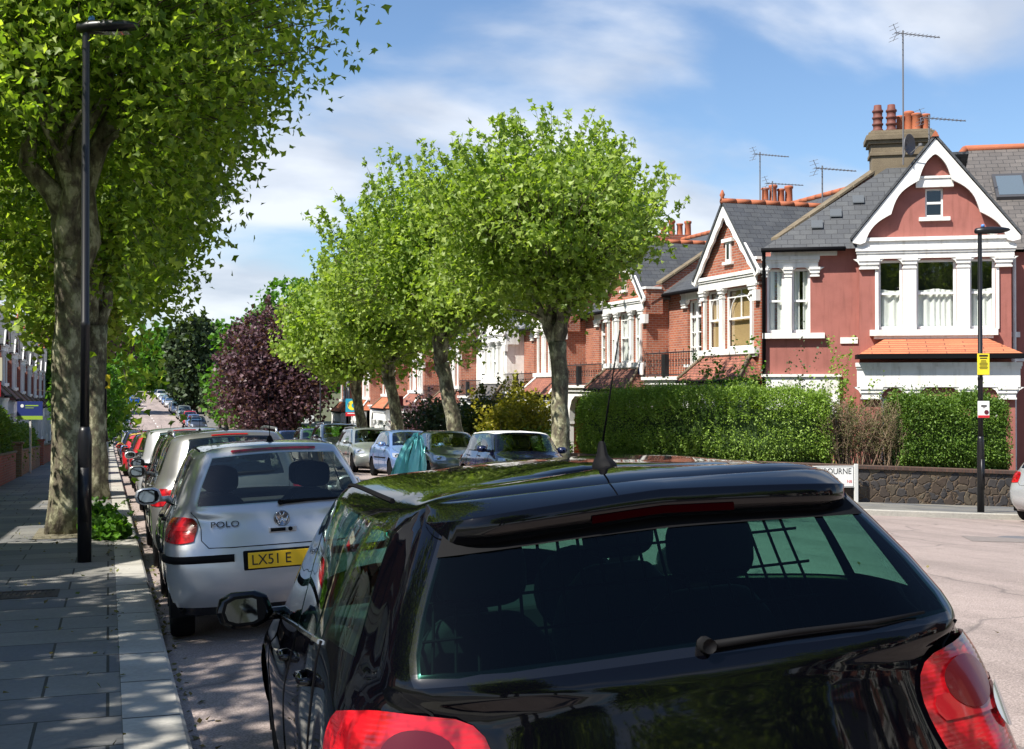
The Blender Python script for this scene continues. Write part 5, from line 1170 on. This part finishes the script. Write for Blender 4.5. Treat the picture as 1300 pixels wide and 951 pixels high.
shrub('plant_tuft',-.08,18.2,.13,.26,110,M_leafG,'darker green suckers sprouting at the foot of the big left tree',.10,32,cat='weeds',stems=False)
# ---------------------------------------------------------------- street trees
plane_tree('plane_tree',-.58,18.6,.245,3.9,(3.8,4.3,5.6,8.6),110000,M_leafL,'huge mottled plane tree on the left pavement behind the black lamp post',51,.112,lean=(.05,-.1),shell=.42,per=17,cl=.27,shoots=170,limbs=[(-1.7,-.3,3.4,.20),(-.9,-1.2,3.8,.15),(1.3,-.2,3.9,.21),(.3,1.2,4.6,.2),(.9,-1.0,4.4,.13),(-.2,.1,5.4,.16)],lump=.24,taper=.10,group='mottled plane trees on the left pavement',clear=lambda P:(P[:,2]<5.5+.4*np.sin(P[:,0]*4))&(P[:,0]>-1.1)&(P[:,0]<.7)&(P[:,1]<1.0))
plane_tree('plane_tree',-.28,27.5,.27,3.7,(2.7,3.4,3.4,7.2),26000,M_leafL,'second plane tree on the left pavement directly behind the huge one',52,.17,shoots=60,group='mottled plane trees on the left pavement')
plane_tree('plane_tree',-.50,37,.26,3.4,(2.2,2.8,2.6,6.2),15000,M_leafR,'third plane tree down the left pavement mostly behind the nearer trunks',53,.2,shoots=40,group='mottled plane trees on the left pavement')
plane_tree('plane_tree',-7.3,6.5,.3,4.2,(3.6,4.4,3.2,6.8),14000,M_leafL,'plane tree leaning over the garden wall on the near left',54,.2,group='mottled plane trees on the left pavement')  # out of view; added so its crown shades the near left pavement
plane_tree('plane_tree',10.3,27.4,.24,3.5,(2.75,2.9,2.35,6.05),32000,M_leafR,'nearest pollarded plane tree on the right kerb with the widest crown',61,.14,shoots=210,shootlen=.9,low=-1.45,lump=.42,cl=.24,per=18,shell=.45,lean=(-.05,.1))
plane_tree('plane_tree',10.3,35.7,.26,3.4,(2.55,2.8,2.4,6.2),27000,M_leafR,'second pollarded plane tree on the right kerb leaning slightly left',62,.155,shoots=160,shootlen=1.1,low=-1.5,lump=.42,cl=.24,per=18,shell=.45,lean=(-.75,0))
plane_tree('plane_tree',10.3,43.6,.25,3.3,(2.4,2.7,2.3,5.7),20000,M_leafR,'third pollarded plane tree on the right kerb with a left-leaning trunk',63,.17,shoots=130,shootlen=1.1,low=-1.5,lump=.42,cl=.26,per=16,shell=.45,lean=(-.6,0))
plane_tree('plane_tree',10.3,50.4,.25,3.2,(2.6,2.8,2.2,5.35),18000,M_leafR,'fourth pollarded plane tree on the right kerb, farthest of the bright row',64,.18,shoots=100,low=-1.6,lump=.4,cl=.26,per=16,lean=(-.5,0))
# ---------------------------------------------------------------- farther trees
def far_tree(name,X,Y,r,h,n,m,label,leaf,seed,base=.12,trunk=.25,z=None,group='trees farther up the street',bark=None,ry=None,rzf=.46,cf=.55):
    t=empty(name,(X,Y,G(X,Y)+PV if z is None else z),label=label,cat='tree',group=group)
    P=crown_pts(n,r,ry or r,h*rzf,h*cf,seed,10,r*.11,h*base,50,.35,.5,shootlen=h*.09); leaf_mesh('crown',P,leaf,m,t,seed=seed)
    mb=MB(); limb_tree(mb,(0,0,0),h*.3,trunk,[(math.cos(a)*r*.5,math.sin(a)*r*.5,h*.35,trunk*.5) for a in (0,2,4)]+[(0,0,h*.5,trunk*.5)],seed,n=8); mb.build('trunk',M_bark2,t,True,uv=False); return t
far_tree('copper_tree',10.9,86,3.3,9.1,18000,M_leafP,'big dark copper-leaved tree on the right of the road beyond the bright plane trees',.26,71,.13,.3)
far_tree('tree',13.8,100,5.0,12.2,13000,M_leafG,'tall fresh green tree rising behind the copper tree',.42,72)
far_tree('tree',11.6,92.5,1.5,4.6,5000,M_leafG,'small green street tree in front of the copper tree crown',.2,73,.25,.10)
far_tree('tree',11.5,103,2.3,6.8,7000,M_leafG,'rounded bright green street tree left of the copper tree',.26,74,.22,.14)
far_tree('tree',11.6,117,2.3,6.5,5000,M_leafG,'mid green street tree at the dip by the right pavement',.28,75,.22,.14)
far_tree('tree',11.3,133,1.9,5.4,3500,M_leafD,'slim darker street tree climbing the hill on the right',.3,76,.25,.12)
far_tree('cedar_tree',10.8,168,4.0,11.3,14000,M_leafD,'large dark cedar on the right side of the hill',.55,77,.12,.5)
far_tree('tree',8.5,262,6,11,9000,M_leafG,'leafy green tree closing the top of the road',.85,78,.05)
far_tree('tree',0,268,7,11.5,9000,M_leafG,'broad green tree at the crest left of the road end',.9,79,.05)
far_tree('tree',17,215,7,13.5,8000,M_leafG,'pale tall green tree behind the dark cedar',.9,80,.05)
far_tree('copper_tree',-3.2,165,4.6,12.0,8000,M_leafP,'distant copper-leaved tree on the left side of the hill',.55,81,.1)
far_tree('tree',-5,118,3.0,8.5,6000,M_leafG,'green tree on the left before the distant copper tree',.35,82,.15,.2)
far_tree('tree',-9,200,7,13,6000,M_leafD,'dark green tree behind the distant copper tree',.8,83,.05)
far_tree('tree',-1.0,62,1.6,5.2,5000,M_leafG,'small bright green street tree over the left parked row',.2,84,.25,.1)
far_tree('tree',-.8,88,1.9,5.2,4500,M_leafG,'small green street tree beside the second lamp column',.24,85,.2,.1)
far_tree('tree',-.7,108,2.0,4.6,4000,M_leafG,'low green street tree by the left kerb in the dip',.26,86,.1,.1)
# far woods closing the skyline (uncountable)
rng=np.random.default_rng(5); PP=[]
for k in range(150):
    x=rng.uniform(-260,420); y=rng.uniform(300,380); r=rng.uniform(6,11); q=rng.normal(size=(130,3)); q/=np.linalg.norm(q,axis=1)[:,None]; PP.append(q*r*rng.uniform(.6,1,(130,1))+np.array([x,y,G(0,300)+rng.uniform(4,8)]))
o=leaf_mesh('distant_woods',np.concatenate(PP),2.6,M_leafG,None,seed=3); prop(o,'soft mass of distant green trees along the skyline','woods',kind='stuff')
# ---------------------------------------------------------------- street lamps and signs
def lamp(X,Y,h,label,head_az,base_r=.075,z=None,swan=False):
    z=G(X,Y)+PV if z is None else z
    t=empty('street_lamp',(X,Y,z),(0,0,0),label,'street lamp','black street lamps')
    mb=MB(); mb.lathe((0,0,0),[(base_r,-.05),(base_r,1.35),(base_r*.98,1.40),(base_r*.85,1.45),(.052,1.5)],20); mb.box((-base_r*.6,-base_r-.004,.45),(base_r*.6,-base_r+.02,1.05)); mb.build('base_column',M_blackgl,t,True,bevel=0,uv=False)
    mb=MB(); mb.lathe((0,0,0),[(.050,1.48),(.048,2.6),(.053,2.61),(.053,2.66),(.046,2.67),(.040,h-.05),(.040,h+.02)],16); mb.build('post',M_blackgl,t,True,uv=False)
    hd=empty('lamp_head',(0,0,h),(0,0,head_az)); hd.parent=t
    mb=MB(); rows=[]
    for x,w,zb,zt in [(-.10,.03,-.03,.03),(-.08,.075,-.05,.06),(.05,.10,-.06,.085),(.22,.125,-.055,.09),(.42,.115,-.035,.085),(.55,.08,-.005,.065),(.60,.02,.02,.04)]:
        rows.append([(x,w*math.copysign(abs(math.cos(a))**.8,math.cos(a)),(zb+zt)/2+(zt-zb)/2*math.sin(a)) for a in np.linspace(0,2*math.pi,15)])
    mb.grid(rows); mb.build('lantern_case',M_blackgl,hd,True,uv=False)
    mb=MB(); mb.grid([[(x,y,-.058+.02*((x-.3)/.2)**2*.6) for y in (-.07,0,.07)] for x in (.12,.2,.3,.4,.48)]); mb.build('lens',M_lens,hd,True,uv=False)
    mb=MB(); mb.lathe((.06,0,.08),[(.035,0),(.035,.045),(.02,.06)],12); mb.build('photocell',mat('blue_photocell',(.10,.25,.6),.2),hd,True,uv=False)
    return t
HA=-PSI
lamp(-.25,14.35,5.93,'tall black street lamp close on the left pavement in front of the big plane tree',HA)
lamp(16.35,20.0,5.55,'black street lamp on the right corner carrying a yellow notice and a parking plate',HA,.068)
lamp(-.09,30.0,4.4,'black lamp column carrying a yellow sign, beyond the big left tree',HA+3,.075)
lamp(11.9,63.0,5.6,'black lamp column standing right of the copper tree',R(180),.06)
lamp(11.95,72.5,5.5,'slender black lamp column in front of the copper tree',R(180),.06)
def plate(name,label,cat,X,Y,z,w,h,m,az,lines=(),depth=.012,group=None,off=0):
    t=empty(name,(X,Y,z),(0,0,az),label,cat,group)
    mb=MB(); mb.box((-w/2,0,-h/2),(w/2,depth,h/2)); mb.build('sign_plate',m,t,bevel=.004)
    return t
M_yel=mat('yellow_notice',(.80,.66,.03),.5); M_sw=mat('white_sign_face',(.78,.78,.76),.45); M_rs=mat('red_sign_band',(.55,.02,.03),.4); M_bs=mat('navy_sign_face',(.02,.035,.16),.4); M_gs=mat('lime_sign_band',(.28,.42,.05),.4); M_teal=mat('teal_sign_face',(.02,.28,.42),.4); M_mar=mat('maroon_sign_face',(.20,.015,.035),.4); M_cream=mat('cream_sign_face',(.50,.47,.36),.5); M_post=mat('white_sign_post',(.6,.6,.58),.5)
def T(body,s,x,z_,m,par,al='CENTER',sx=1,y=-.002): return text(body,'lettering',s,(x,y,z_),(R(90),0,0),m,par,al,.0008,sx)
L2=(16.35,20.0); zb=G(*L2)+PV
az=HA
s=plate('notice','yellow planning style notice tied high on the right corner lamp post','notice',16.345,19.90,zb+2.92,.24,.42,M_yel,az)
mb=MB(); 
mb.box((-.085,-.004,.150),(.085,-.001,.185)); mb.box((-.07,-.004,.108),(.07,-.001,.128))
for k,wd in enumerate((.10,.12,.16,.16,.14,.17,.15)): mb.box((-wd/2,-.004,.065-k*.026),(wd/2,-.001,.075-k*.026))
mb.build('printed_lines',M_txt,s,uv=False)
s=plate('parking_plate','small white and red parking plate on the right corner lamp post','parking sign',16.345,19.90,zb+2.03,.23,.33,M_sw,az)
mb=MB(); mb.box((-.113,-.004,-.163),(.113,-.001,-.115)); mb.build('red_band',M_rs,s,uv=False)
mb=MB(); mb.lathe((.055,0,-.055),[(.045,-.001),(.045,-.004)],18,'y'); mb.build('dark_roundel',mat('dark_maroon',(.10,.01,.02),.5),s,uv=False); mb=MB(); mb.box((-.05,-.004,.055),(.06,-.001,.085)); mb.box((-.02,-.004,.03),(.03,-.001,.04)); mb.build('printed_lines',M_txt,s,uv=False)
# street name sign, CRANBOURNE ROAD
s=empty('street_name_sign',(15.12,23.50,G(15.1,23.5)+PV),(0,0,R(-13)),'white street name board reading CRANBOURNE, low against the rubble wall','street name sign')
mb=MB(); mb.box((-.62,0,.30),(.62,.022,.78)); mb.build('sign_plate',M_sw,s,bevel=.004)
mb=MB(); mb.box((-.60,-.003,.755),(.60,-.0005,.765)); mb.box((-.60,-.003,.315),(.60,-.0005,.325)); mb.box((-.60,-.003,.327),(-.59,-.0005,.753)); mb.box((.59,-.003,.327),(.60,-.0005,.753)); mb.build('border_line',M_txt,s,uv=False)
text('CRANBOURNE','lettering',.185,(0,-.002,.655),(R(90),0,0),M_txt,s,'CENTER',.001,.88); text('ROAD','lettering',.16,(.05,-.002,.46),(R(90),0,0),M_txt,s,'CENTER',.001,.9); text('N8','lettering',.09,(.50,-.002,.43),(R(90),0,0),M_rs,s,'CENTER',.001)
for x in (-.66,.66): mb=MB(); mb.box((x-.04,-.01,-.05),(x+.04,.05,.82)); mb.build('post',M_post,s,bevel=.005)
# estate agents boards
def board(label,X,Y,zc,w,h,face,posth,band=None,bandm=None,lines=(),az=-PSI,bandtop=False,pm=None):
    g=G(X,Y)+PV; t=empty('estate_board',(X,Y,g),(0,0,az),label,'estate agent board')
    mb=MB(); mb.box((-w/2,-.012,zc-h/2),(w/2,.012,zc+h/2)); mb.build('board',face,t)
    if band: mb=MB(); mb.box((-w/2,-.015,zc-h/2),(w/2,-.0125,zc-h/2+band)) ; mb.build('lower_band',bandm,t,uv=False)
    mb=MB(); mb.box((-.03,.015,-.1),(.03,.06,zc+h/2)); mb.build('post',pm or M_post,t)
    return t,zc
t,zc=board('dark blue and lime estate agent board over the left garden hedge',-2.62,46.0,2.2,.9,.64,M_bs,2,.13,M_gs)
mb=MB(); mb.box((-.16,-.016,zc+.15),(.30,-.0125,zc+.19)); mb.box((-.16,-.016,zc+.08),(.14,-.0125,zc+.10)); mb.build('printed_lines',M_gs,t,uv=False)
mb=MB(); mb.lathe((-.27,0,zc+.16),[(.06,-.0125),(.06,-.016)],12,'y'); mb.build('roundel',M_sw,t,uv=False)
t,zc=board('cream estate board with a red panel below, cut off by the left edge',-3.48,40.0,3.35,.9,.7,M_cream,3)
T('el',.42,.20,zc,M_txt,t,y=-.014); mb=MB(); mb.box((-.4,-.012,zc-.83),(.4,.012,zc-.40)); mb.build('red_panel',M_rs,t)
t,zc=board('blue and yellow estate board with a red strip on the right pavement',11.95,62.5,2.65,.68,.9,M_teal,3,.20,M_rs)
mb=MB(); mb.lathe((0,0,zc+.1),[(.24,-.013),(.24,-.016)],24,'y'); d_=mb.build('yellow_disc',M_yel,t,uv=False); mb=MB(); mb.lathe((.10,0,zc+.1),[(.13,-.017),(.13,-.019)],20,'y'); mb.build('blue_disc',M_teal,d_,uv=False); T('F',.30,-.17,zc+.12,M_bs,t,y=-.021); mb=MB(); mb.box((-.24,-.019,zc-.33),(.24,-.0155,zc-.29)); mb.build('printed_line',M_sw,t,uv=False)
t,zc=board('small maroon estate board beside the third right tree trunk',12.0,52.3,2.75,.5,.42,M_mar,3,.0)
mb=MB(); mb.box((-.15,-.016,zc-.05),(-.12,-.0125,zc+.07)); mb.box((-.12,-.016,zc-.05),(-.06,-.0125,zc-.02)); mb.box((.02,-.016,zc-.05),(.05,-.0125,zc+.07)); mb.box((.05,-.016,zc-.05),(.11,-.0125,zc-.02)); mb.build('lettering',M_sw,t,uv=False)
s=plate('warning_sign','yellow sign on the second left lamp column','yellow sign',-.09,29.9,G(-.3,30)+PV+2.6,.26,.32,M_yel,HA)
mb=MB(); mb.lathe((.01,0,-.05),[(.07,-.001),(.07,-.004)],16,'y'); mb.build('black_symbol',M_txt,s,uv=False)
s=plate('parking_plate','white parking plate low on the second left lamp column','parking sign',-.09,29.9,G(-.3,30)+PV+1.05,.18,.30,M_sw,HA)
mb=MB(); mb.box((-.085,-.004,-.145),(.085,-.001,-.095)); mb.build('red_band',M_rs,s,uv=False)
# alarm box on the second bay
t=empty('alarm_box',(16.42,36.25,G(16.9,36.5)+3.75),(0,0,R(-90)),'small white and blue alarm box on the brick pier of the three-light bay house','alarm box')
mb=MB(); mb.box((-.13,-.09,-.2),(.13,0,.2)); mb.build('case',M_sw,t,bevel=.03); mb=MB(); mb.box((-.10,-.094,-.17),(-.02,-.091,.17)); mb.build('blue_stripe',M_bs,t,uv=False)
# ---------------------------------------------------------------- pavement details
def sheet(name,label,cat,X0,X1,Y0,Y1,m,dz=.005,kind=None):
    mb=MB(); mb.add([(X0,Y0,G(0,Y0)+PV+dz),(X1,Y0,G(0,Y0)+PV+dz),(X1,Y1,G(0,Y1)+PV+dz),(X0,Y1,G(0,Y1)+PV+dz)],[(0,1,2,3)]); o=mb.build(name,m); prop(o,label,cat,kind=kind); return o
t=empty('drain_grate',(-.78,11.7,G(0,11.7)+PV),(math.atan(-.035),0,0),'rusty iron service grate set in the left paving','grate')
mb=MB(); mb.box((-.36,-.26,-.01),(.36,-.22,.008)); mb.box((-.36,.22,-.01),(.36,.26,.008)); mb.box((-.36,-.22,-.01),(-.32,.22,.008)); mb.box((.32,-.22,-.01),(.36,.22,.008)); mb.box((-.32,-.22,-.01),(.32,.22,.001)); mb.build('frame',grain('rusty_iron',(.035,.03,.028),(.07,.05,.04),12,.8,.4),t)
mb=MB()
for k in range(15):
    for q in range(2): x=-.30+k*.041; mb.box((x,-.20+q*.21,.001),(x+.018,-.02+q*.21,.007))
mb.build('ribs',MATS['rusty_iron'],t,uv=False)
M_tar=mat('tarmac_path_patch',(.12,.115,.11),.95)
rg=random.Random(8)
LV=[]
for k in range(700):
    r_=rg.random()
    if r_<.45: x=.385+abs(rg.gauss(0,.07)); y=rg.uniform(3,28); z_=G(0,y)+.012
    elif r_<.75: x=rg.uniform(-2.4,.3); y=rg.uniform(5,32); z_=G(0,y)+PV+.012
    elif r_<.9: x=.05+rg.gauss(0,.03); y=rg.uniform(3,28); z_=G(0,y)+PV+.015
    else: x=rg.uniform(1,9); y=rg.uniform(5,22); z_=road_z(x,y)+.012
    LV.append((x,y,z_))
o=leaf_mesh('fallen_leaves',np.array(LV),.038,leafy('dry_leaf',(.10,.075,.02),(.16,.13,.04),(.08,.12,.02),.1,.2),None,seed=4,up=3); prop(o,'small dry leaves and catkins scattered along the gutter and paving','leaves',kind='stuff')
# gutter moss, tree pit
o=sheet('tree_pit','bare earth square round the foot of the big plane tree','tree pit',-.98,.05,17.6,19.6,grain('tree_pit_earth',(.09,.075,.05),(.20,.18,.12),9,.95,.6)); o['kind']='structure'
# road iron covers on the junction
for X,Y,r_,lb in ((12.6,14.6,.30,'round iron manhole cover in the junction'),):
    mb=MB(); mb.lathe((X,Y,road_z(X,Y)),[(r_,-.01),(r_,.006),(r_*.9,.004),(.01,.006)],28); o=mb.build('manhole_cover',M_lead,uv=False); prop(o,lb,'manhole cover')
mb=MB(); mb.add([(x,y,road_z(x,y)+.004) for x,y in ((11.3,14.0),(15.6,13.2),(14.2,13.9),(11.9,15.0))],[(0,1,2,3)]); o=mb.build('tarmac_patch',M_patch); prop(o,kind='structure')
# left boundary: brick walls, hedges, bins
M_oldbrick=bricky('weathered_yellow_brick',(.22,.17,.10),(.16,.12,.07),(.17,.15,.12))
def lwall(Y0,Y1,h,m,label): return garden_wall('garden_wall',[(-2.72,Y0),(-2.72,Y1)],h,-.22*-1,m,label,cop=M_stone,group='front garden walls on the left')
def lw(Y0,Y1,h,m,label):
    t=empty('garden_wall',(-2.85,Y0,G(-2.8,Y0)+PV),(math.atan2(G(-2.8,Y1)-G(-2.8,Y0),Y1-Y0),0,0),label,'garden wall','front garden walls on the left')
    mb=MB(); mb.box((-.11,0,-.3),(.11,Y1-Y0,h)); mb.build('wall_body',m,t); mb=MB(); mb.box((-.15,-.02,h+.002),(.15,Y1-Y0+.02,h+.07)); mb.build('coping',M_stone,t,bevel=.015)
    mb=MB(); mb.box((-.18,-.42,-.3),(.18,-.04,h+.25)); mb.box((-.23,-.47,h+.25),(.23,.01,h+.33)); mb.build('gate_pier',m,t,bevel=.01)
lw(16,24.0,.85,M_oldbrick,'nearest weathered yellow brick garden wall on the far left')
lw(25.8,31.5,.95,M_oldbrick,'second yellow brick garden wall with a dark hedge above it')
lw(33.5,41,.8,M_brick2,'red brick garden wall behind the dark blue and lime board')
lw(43,55,.8,M_brick3,'brown brick garden wall farther along the left pavement')
lw(57,85,.8,M_brick2,'long red brick garden wall along the far left pavement')
hedge('hedge','dark tall clipped hedge behind the dark blue and lime estate board',[(-3.3,34.2),(-3.3,40.5)],.9,2.0,16000,M_leafHd,.09,seed=6,base=.1)
hedge('hedge','low green hedge spilling over the yellow brick wall on the left',[(-3.1,26.2),(-3.1,31.0)],.8,.85,9000,M_leafH,.08,seed=7,base=.55)
hedge('hedge','dark hedge far down the left pavement',[(-3.3,43),(-3.3,54)],.9,1.5,12000,M_leafHd,.12,seed=8,base=.1)
# teal plastic sheet over a folded stand in the road
t=empty('plastic_sheet',(3.80,15.9,road_z(3.8,15.9)-.0),(0,0,-PSI),'crumpled teal plastic sheet draped over a post in the road right of the silver hatchback','plastic sheet')
rg=random.Random(3); rows=[]; n=26
for k,(z_,w,cx) in enumerate([(.0,.26,-.06),(.25,.25,-.06),(.55,.26,-.05),(.80,.25,-.02),(1.0,.22,.02),(1.2,.165,.06),(1.33,.10,.10),(1.41,.045,.125),(1.45,.008,.13)]):
    rows.append([(cx+w*math.cos(a)*(1+.10*math.sin(5*a+k*.3)+.05*math.sin(11*a+k)),w*.6*math.sin(a)*(1+.5*math.sin(5*a+k*.55)+.22*math.sin(9*a+k)),z_+.02*math.sin(7*a)*(k<8)) for a in np.linspace(0,2*math.pi,n*2+1)])
rows=[[(x+rg.gauss(0,.012)*(k<8),y+rg.gauss(0,.02)*(k<8),z_+rg.gauss(0,.025)*(0<k<8)+(.10*math.sin(3*q_*.12)+.05*math.sin(q_*.9) if k==0 else 0)) for q_,(x,y,z_) in enumerate(r)] for k,r in enumerate(rows)]
mb=MB(); mb.grid(rows); M_sheet=mat('teal_plastic',(.13,.50,.50),.35,0,.3); mb.build('sheet',M_sheet,t,True,uv=False); t.scale=(.9,.9,.94)
mb=MB(); mb.tube([(.16,0,0),(.16,0,1.45)],.02,6); mb.build('post',M_lead,t,uv=False)
# ---------------------------------------------------------------- right-hand row of parked cars (fronts towards us)
park(8.55,23.9,'mini',P_navy,'dark small car with a white roof, nearest car of the right row','R',roofm=M_trim,blackpillar=1)
park(8.60,29.4,'saloon',P_grey,'grey-green saloon second in the right row beside the white-roofed small car','R')
park(8.55,34.0,'hatch',P_lblue,'light blue hatchback third in the right row behind the teal sheet','R')
park(8.55,39.4,'estate',P_volvo,'pale green-silver estate fourth in the right row','R',L=4.7,ax=(.95,3.75),wb=3.45,wt=2.75)
park(8.55,45.4,'suv',P_blk2,'large dark off-roader fifth in the right row','R',H=1.70)
park(8.55,51.2,'estate',P_dkgrey,'dark grey estate sixth in the right row','R')
park(8.5,58.4,'hatch',P_navy,'navy hatchback seventh in the right row','R',detail=0)
# silver car at the right edge on the side road
park_,_,_=make_car('parked_car','silver hatchback half cut off by the right edge, parked on the side road','car',(16.08,18.0,road_z(16.1,18.0)+.0),P_silver,yaw=R(-74),roll=0,pitch=R(-2.6),plate='',group='cars on the side road',tail_j=(1.15,2.3),tail_i=(2.8,4.3),**{**kindcar('hatch'),'L':4.1,'H':1.46})
# far rows: copies of three plain prototypes
FARJ=[]
def proto(kind,pm,label,X,Y,side): 
    d=kindcar(kind); t=park(X,Y,kind,pm,label,side,detail=0,seats=False,aerial=False,handle=False,res=.6); return t
pa=proto('hatch',P_silver,'silver hatchback far along the left kerb at the foot of the hill',1.4,128,'L')
pb=proto('estate',P_dkgrey,'dark estate car at the foot of the hill on the right kerb',8.6,126,'R')
pc=proto('mpv',P_volvo,'grey people carrier halfway up the hill on the right kerb',8.6,150,'R')
index_children()
def far_copy(src,X,Y,side,label,pm,L_=4.0):
    c=copy_tree(src); yy=Y if side=='L' else Y+L_
    c.location=(X,yy,road_z(X,yy)); sl_=math.atan2(road_z(X,Y+L_)-road_z(X,Y),L_)
    c.rotation_euler=(Matrix.Rotation(0 if side=='L' else math.pi,3,'Z')@Matrix.Rotation(sl_ if side=='L' else -sl_,3,'X')).to_euler()
    c['label']=label; c['group']=GL if side=='L' else GR
    for ch in bpy.data.objects:
        if ch.parent==c and ch.data and ch.data.materials and ch.data.materials[0]==src_pm[src.name]:
            ch.material_slots[0].link='OBJECT'; ch.material_slots[0].material=pm
            if len(ch.material_slots)>2: ch.material_slots[2].link='OBJECT'; ch.material_slots[2].material=pm
    return c
src_pm={pa.name:P_silver,pb.name:P_dkgrey,pc.name:P_volvo}
for k,(s,X,Y,sd,lb,pm) in enumerate([
 (pa,1.4,70.5,'L','red hatchback in the dip behind the near left cars',P_red),(pb,1.4,76,'L','navy estate in the dip behind the near left cars',P_navy),(pa,1.4,82,'L','white hatchback in the dip on the left',P_white),(pa,1.4,88,'L','black hatchback in the dip on the left',P_blk2),
 (pc,1.4,134,'L','blue people carrier on the left at the foot of the hill',P_blue),(pb,1.4,146,'L','silver estate on the left just up the hill',P_silver),(pa,1.4,156,'L','dark hatchback on the left lower hill',P_dkgrey),(pa,1.4,166,'L','green-grey hatchback on the left mid hill',P_volvo),(pb,1.4,178,'L','navy estate on the left upper hill',P_navy),(pa,1.4,205,'L','white hatchback near the top on the left',P_white),
 (pc,3.6,187,'L','bright blue people carrier driving up the hill on the left side of the road',P_blue),
 (pa,8.6,132,'R','pale blue hatchback second from the foot of the hill on the right',P_lblue),(pb,8.6,138,'R','red estate on the right lower hill',P_red),(pa,8.6,144,'R','dark hatchback between the red estate and the grey people carrier',P_blk2),
 (pc,8.6,164,'R','silver people carrier two thirds up the hill on the right',P_silver),(pa,8.6,171,'R','white hatchback two thirds up the hill on the right',P_white),(pb,8.6,184,'R','silver estate on the upper hill on the right',P_silver),(pa,8.6,194,'R','pale blue hatchback on the upper hill on the right',P_lblue),(pa,8.6,205,'R','silver hatchback near the crest on the right',P_silver),(pc,8.6,217,'R','white people carrier near the crest on the right',P_white),(pa,8.6,229,'R','navy hatchback at the crest on the right',P_navy)]):
    far_copy(s,X,Y,sd,lb,pm,4.35 if s is not pa else 3.95)
# buildings glimpsed between far trees
def far_house(X,Y,w,h,m,label,rot=-90,chim=True):
    t=empty('far_house',(X,Y,G(X,Y)-.2),(0,0,R(rot)),label,'house'); mb=MB(); H_=[(w*.15,w*.35,1,2.4),(w*.6,w*.85,1,2.4),(w*.15,w*.35,4,5.4),(w*.6,w*.85,4,5.4)]; wallh(mb,0,w,0,h,0,H_,.1); mb.box((0,.2,0),(w,8,h)); mb.prism([(0,0,h+.0),(0,4,h+2.6),(0,8,h)],(w,0,0)) ; mb.build('wall',m,t)
    mb=MB(); mb.prism([(-.2,-.3,h-.1),(-.2,4,h+2.75),(-.2,4,h+2.9),(-.2,-.35,h)],(w+.4,0,0)); mb.prism([(-.2,8.3,h-.1),(-.2,4,h+2.75),(-.2,4,h+2.9),(-.2,8.35,h)],(w+.4,0,0)); r=mb.build('roof',M_slate2,t)
    for a,b_,c,d in H_: window(t,a,b_,c,d,.05,'sash','none')
    if chim: stack(t,w*.4,w*.4+.9,3.5,4.5,h+1.5,h+4.2,M_brick3,3)
far_house(15,158,14,7,M_white,'pale rendered house glimpsed between the cedar and the copper tree')
far_house(13.5,250,16,6,M_oldbrick,'yellow brick house at the top of the hill behind the cars')
far_house(-13,128,10,7,M_brick2,'red brick house on the left below the distant copper tree',90)
far_house(28,60,12,9.2,M_brick3,'brown brick house roof showing behind the right terrace',-90) if 0 else None
t=garden_wall('garden_wall',[(12.2,200),(12.2,130),(12.2,98)],1.3,.24,M_oldbrick,'pale yellow brick wall beside the right pavement on the hill')
garden_wall('garden_wall',[(12.2,96),(12.2,34)],.75,.22,M_white,'low white front garden wall along the right terrace',cop=M_white)

# the rest of the left terrace: copies of one house
index_children()
far=['second','third','fourth','fifth','sixth','seventh','eighth','ninth','tenth','eleventh','twelfth']
for k in range(12):
    Y_=51.3+7.3*k; c=copy_tree(LT); c.location=(-5.4,Y_,G(-5.4,Y_+3.6)); c['label']='red brick terraced house, the '+(far+['last'])[k]+' one down the left side from the camera'
for k in range(5):
    Y_=36.7-7.3*k; c=copy_tree(LT); c.location=(-5.4-.0,Y_,G(-5.4,Y_+3.6)); c['label']='red brick terraced house just outside the left edge of the view'
bt=[o for o in bpy.data.objects if o.name.startswith('plane_tree') and o.parent is None]
for k,(src,X,Y) in enumerate([(1,-.6,-9),(4,10.3,-9),(5,10.3,-19),(2,-.6,-19),(1,4,-34),(3,11,-31)]):
    c=copy_tree(bt[src]); c.location=(X,Y,G(X,Y)+PV); c.rotation_euler=(0,0,k*1.3); c['label']='plane tree on the pavement behind the viewer, seen only in reflections'; c['group']='plane trees behind the viewer'
rt=[o for o in bpy.data.objects if o.name.startswith('terraced_house') and o.parent is None]
for k in range(4):
    c=copy_tree(rt[1]); Y_=-4-7.3*k; c.location=(16.5,Y_,G(17,Y_-3.6)); c['label']='brick terraced house behind the viewer, seen only in reflections'; c['group']='terraced houses behind the viewer'
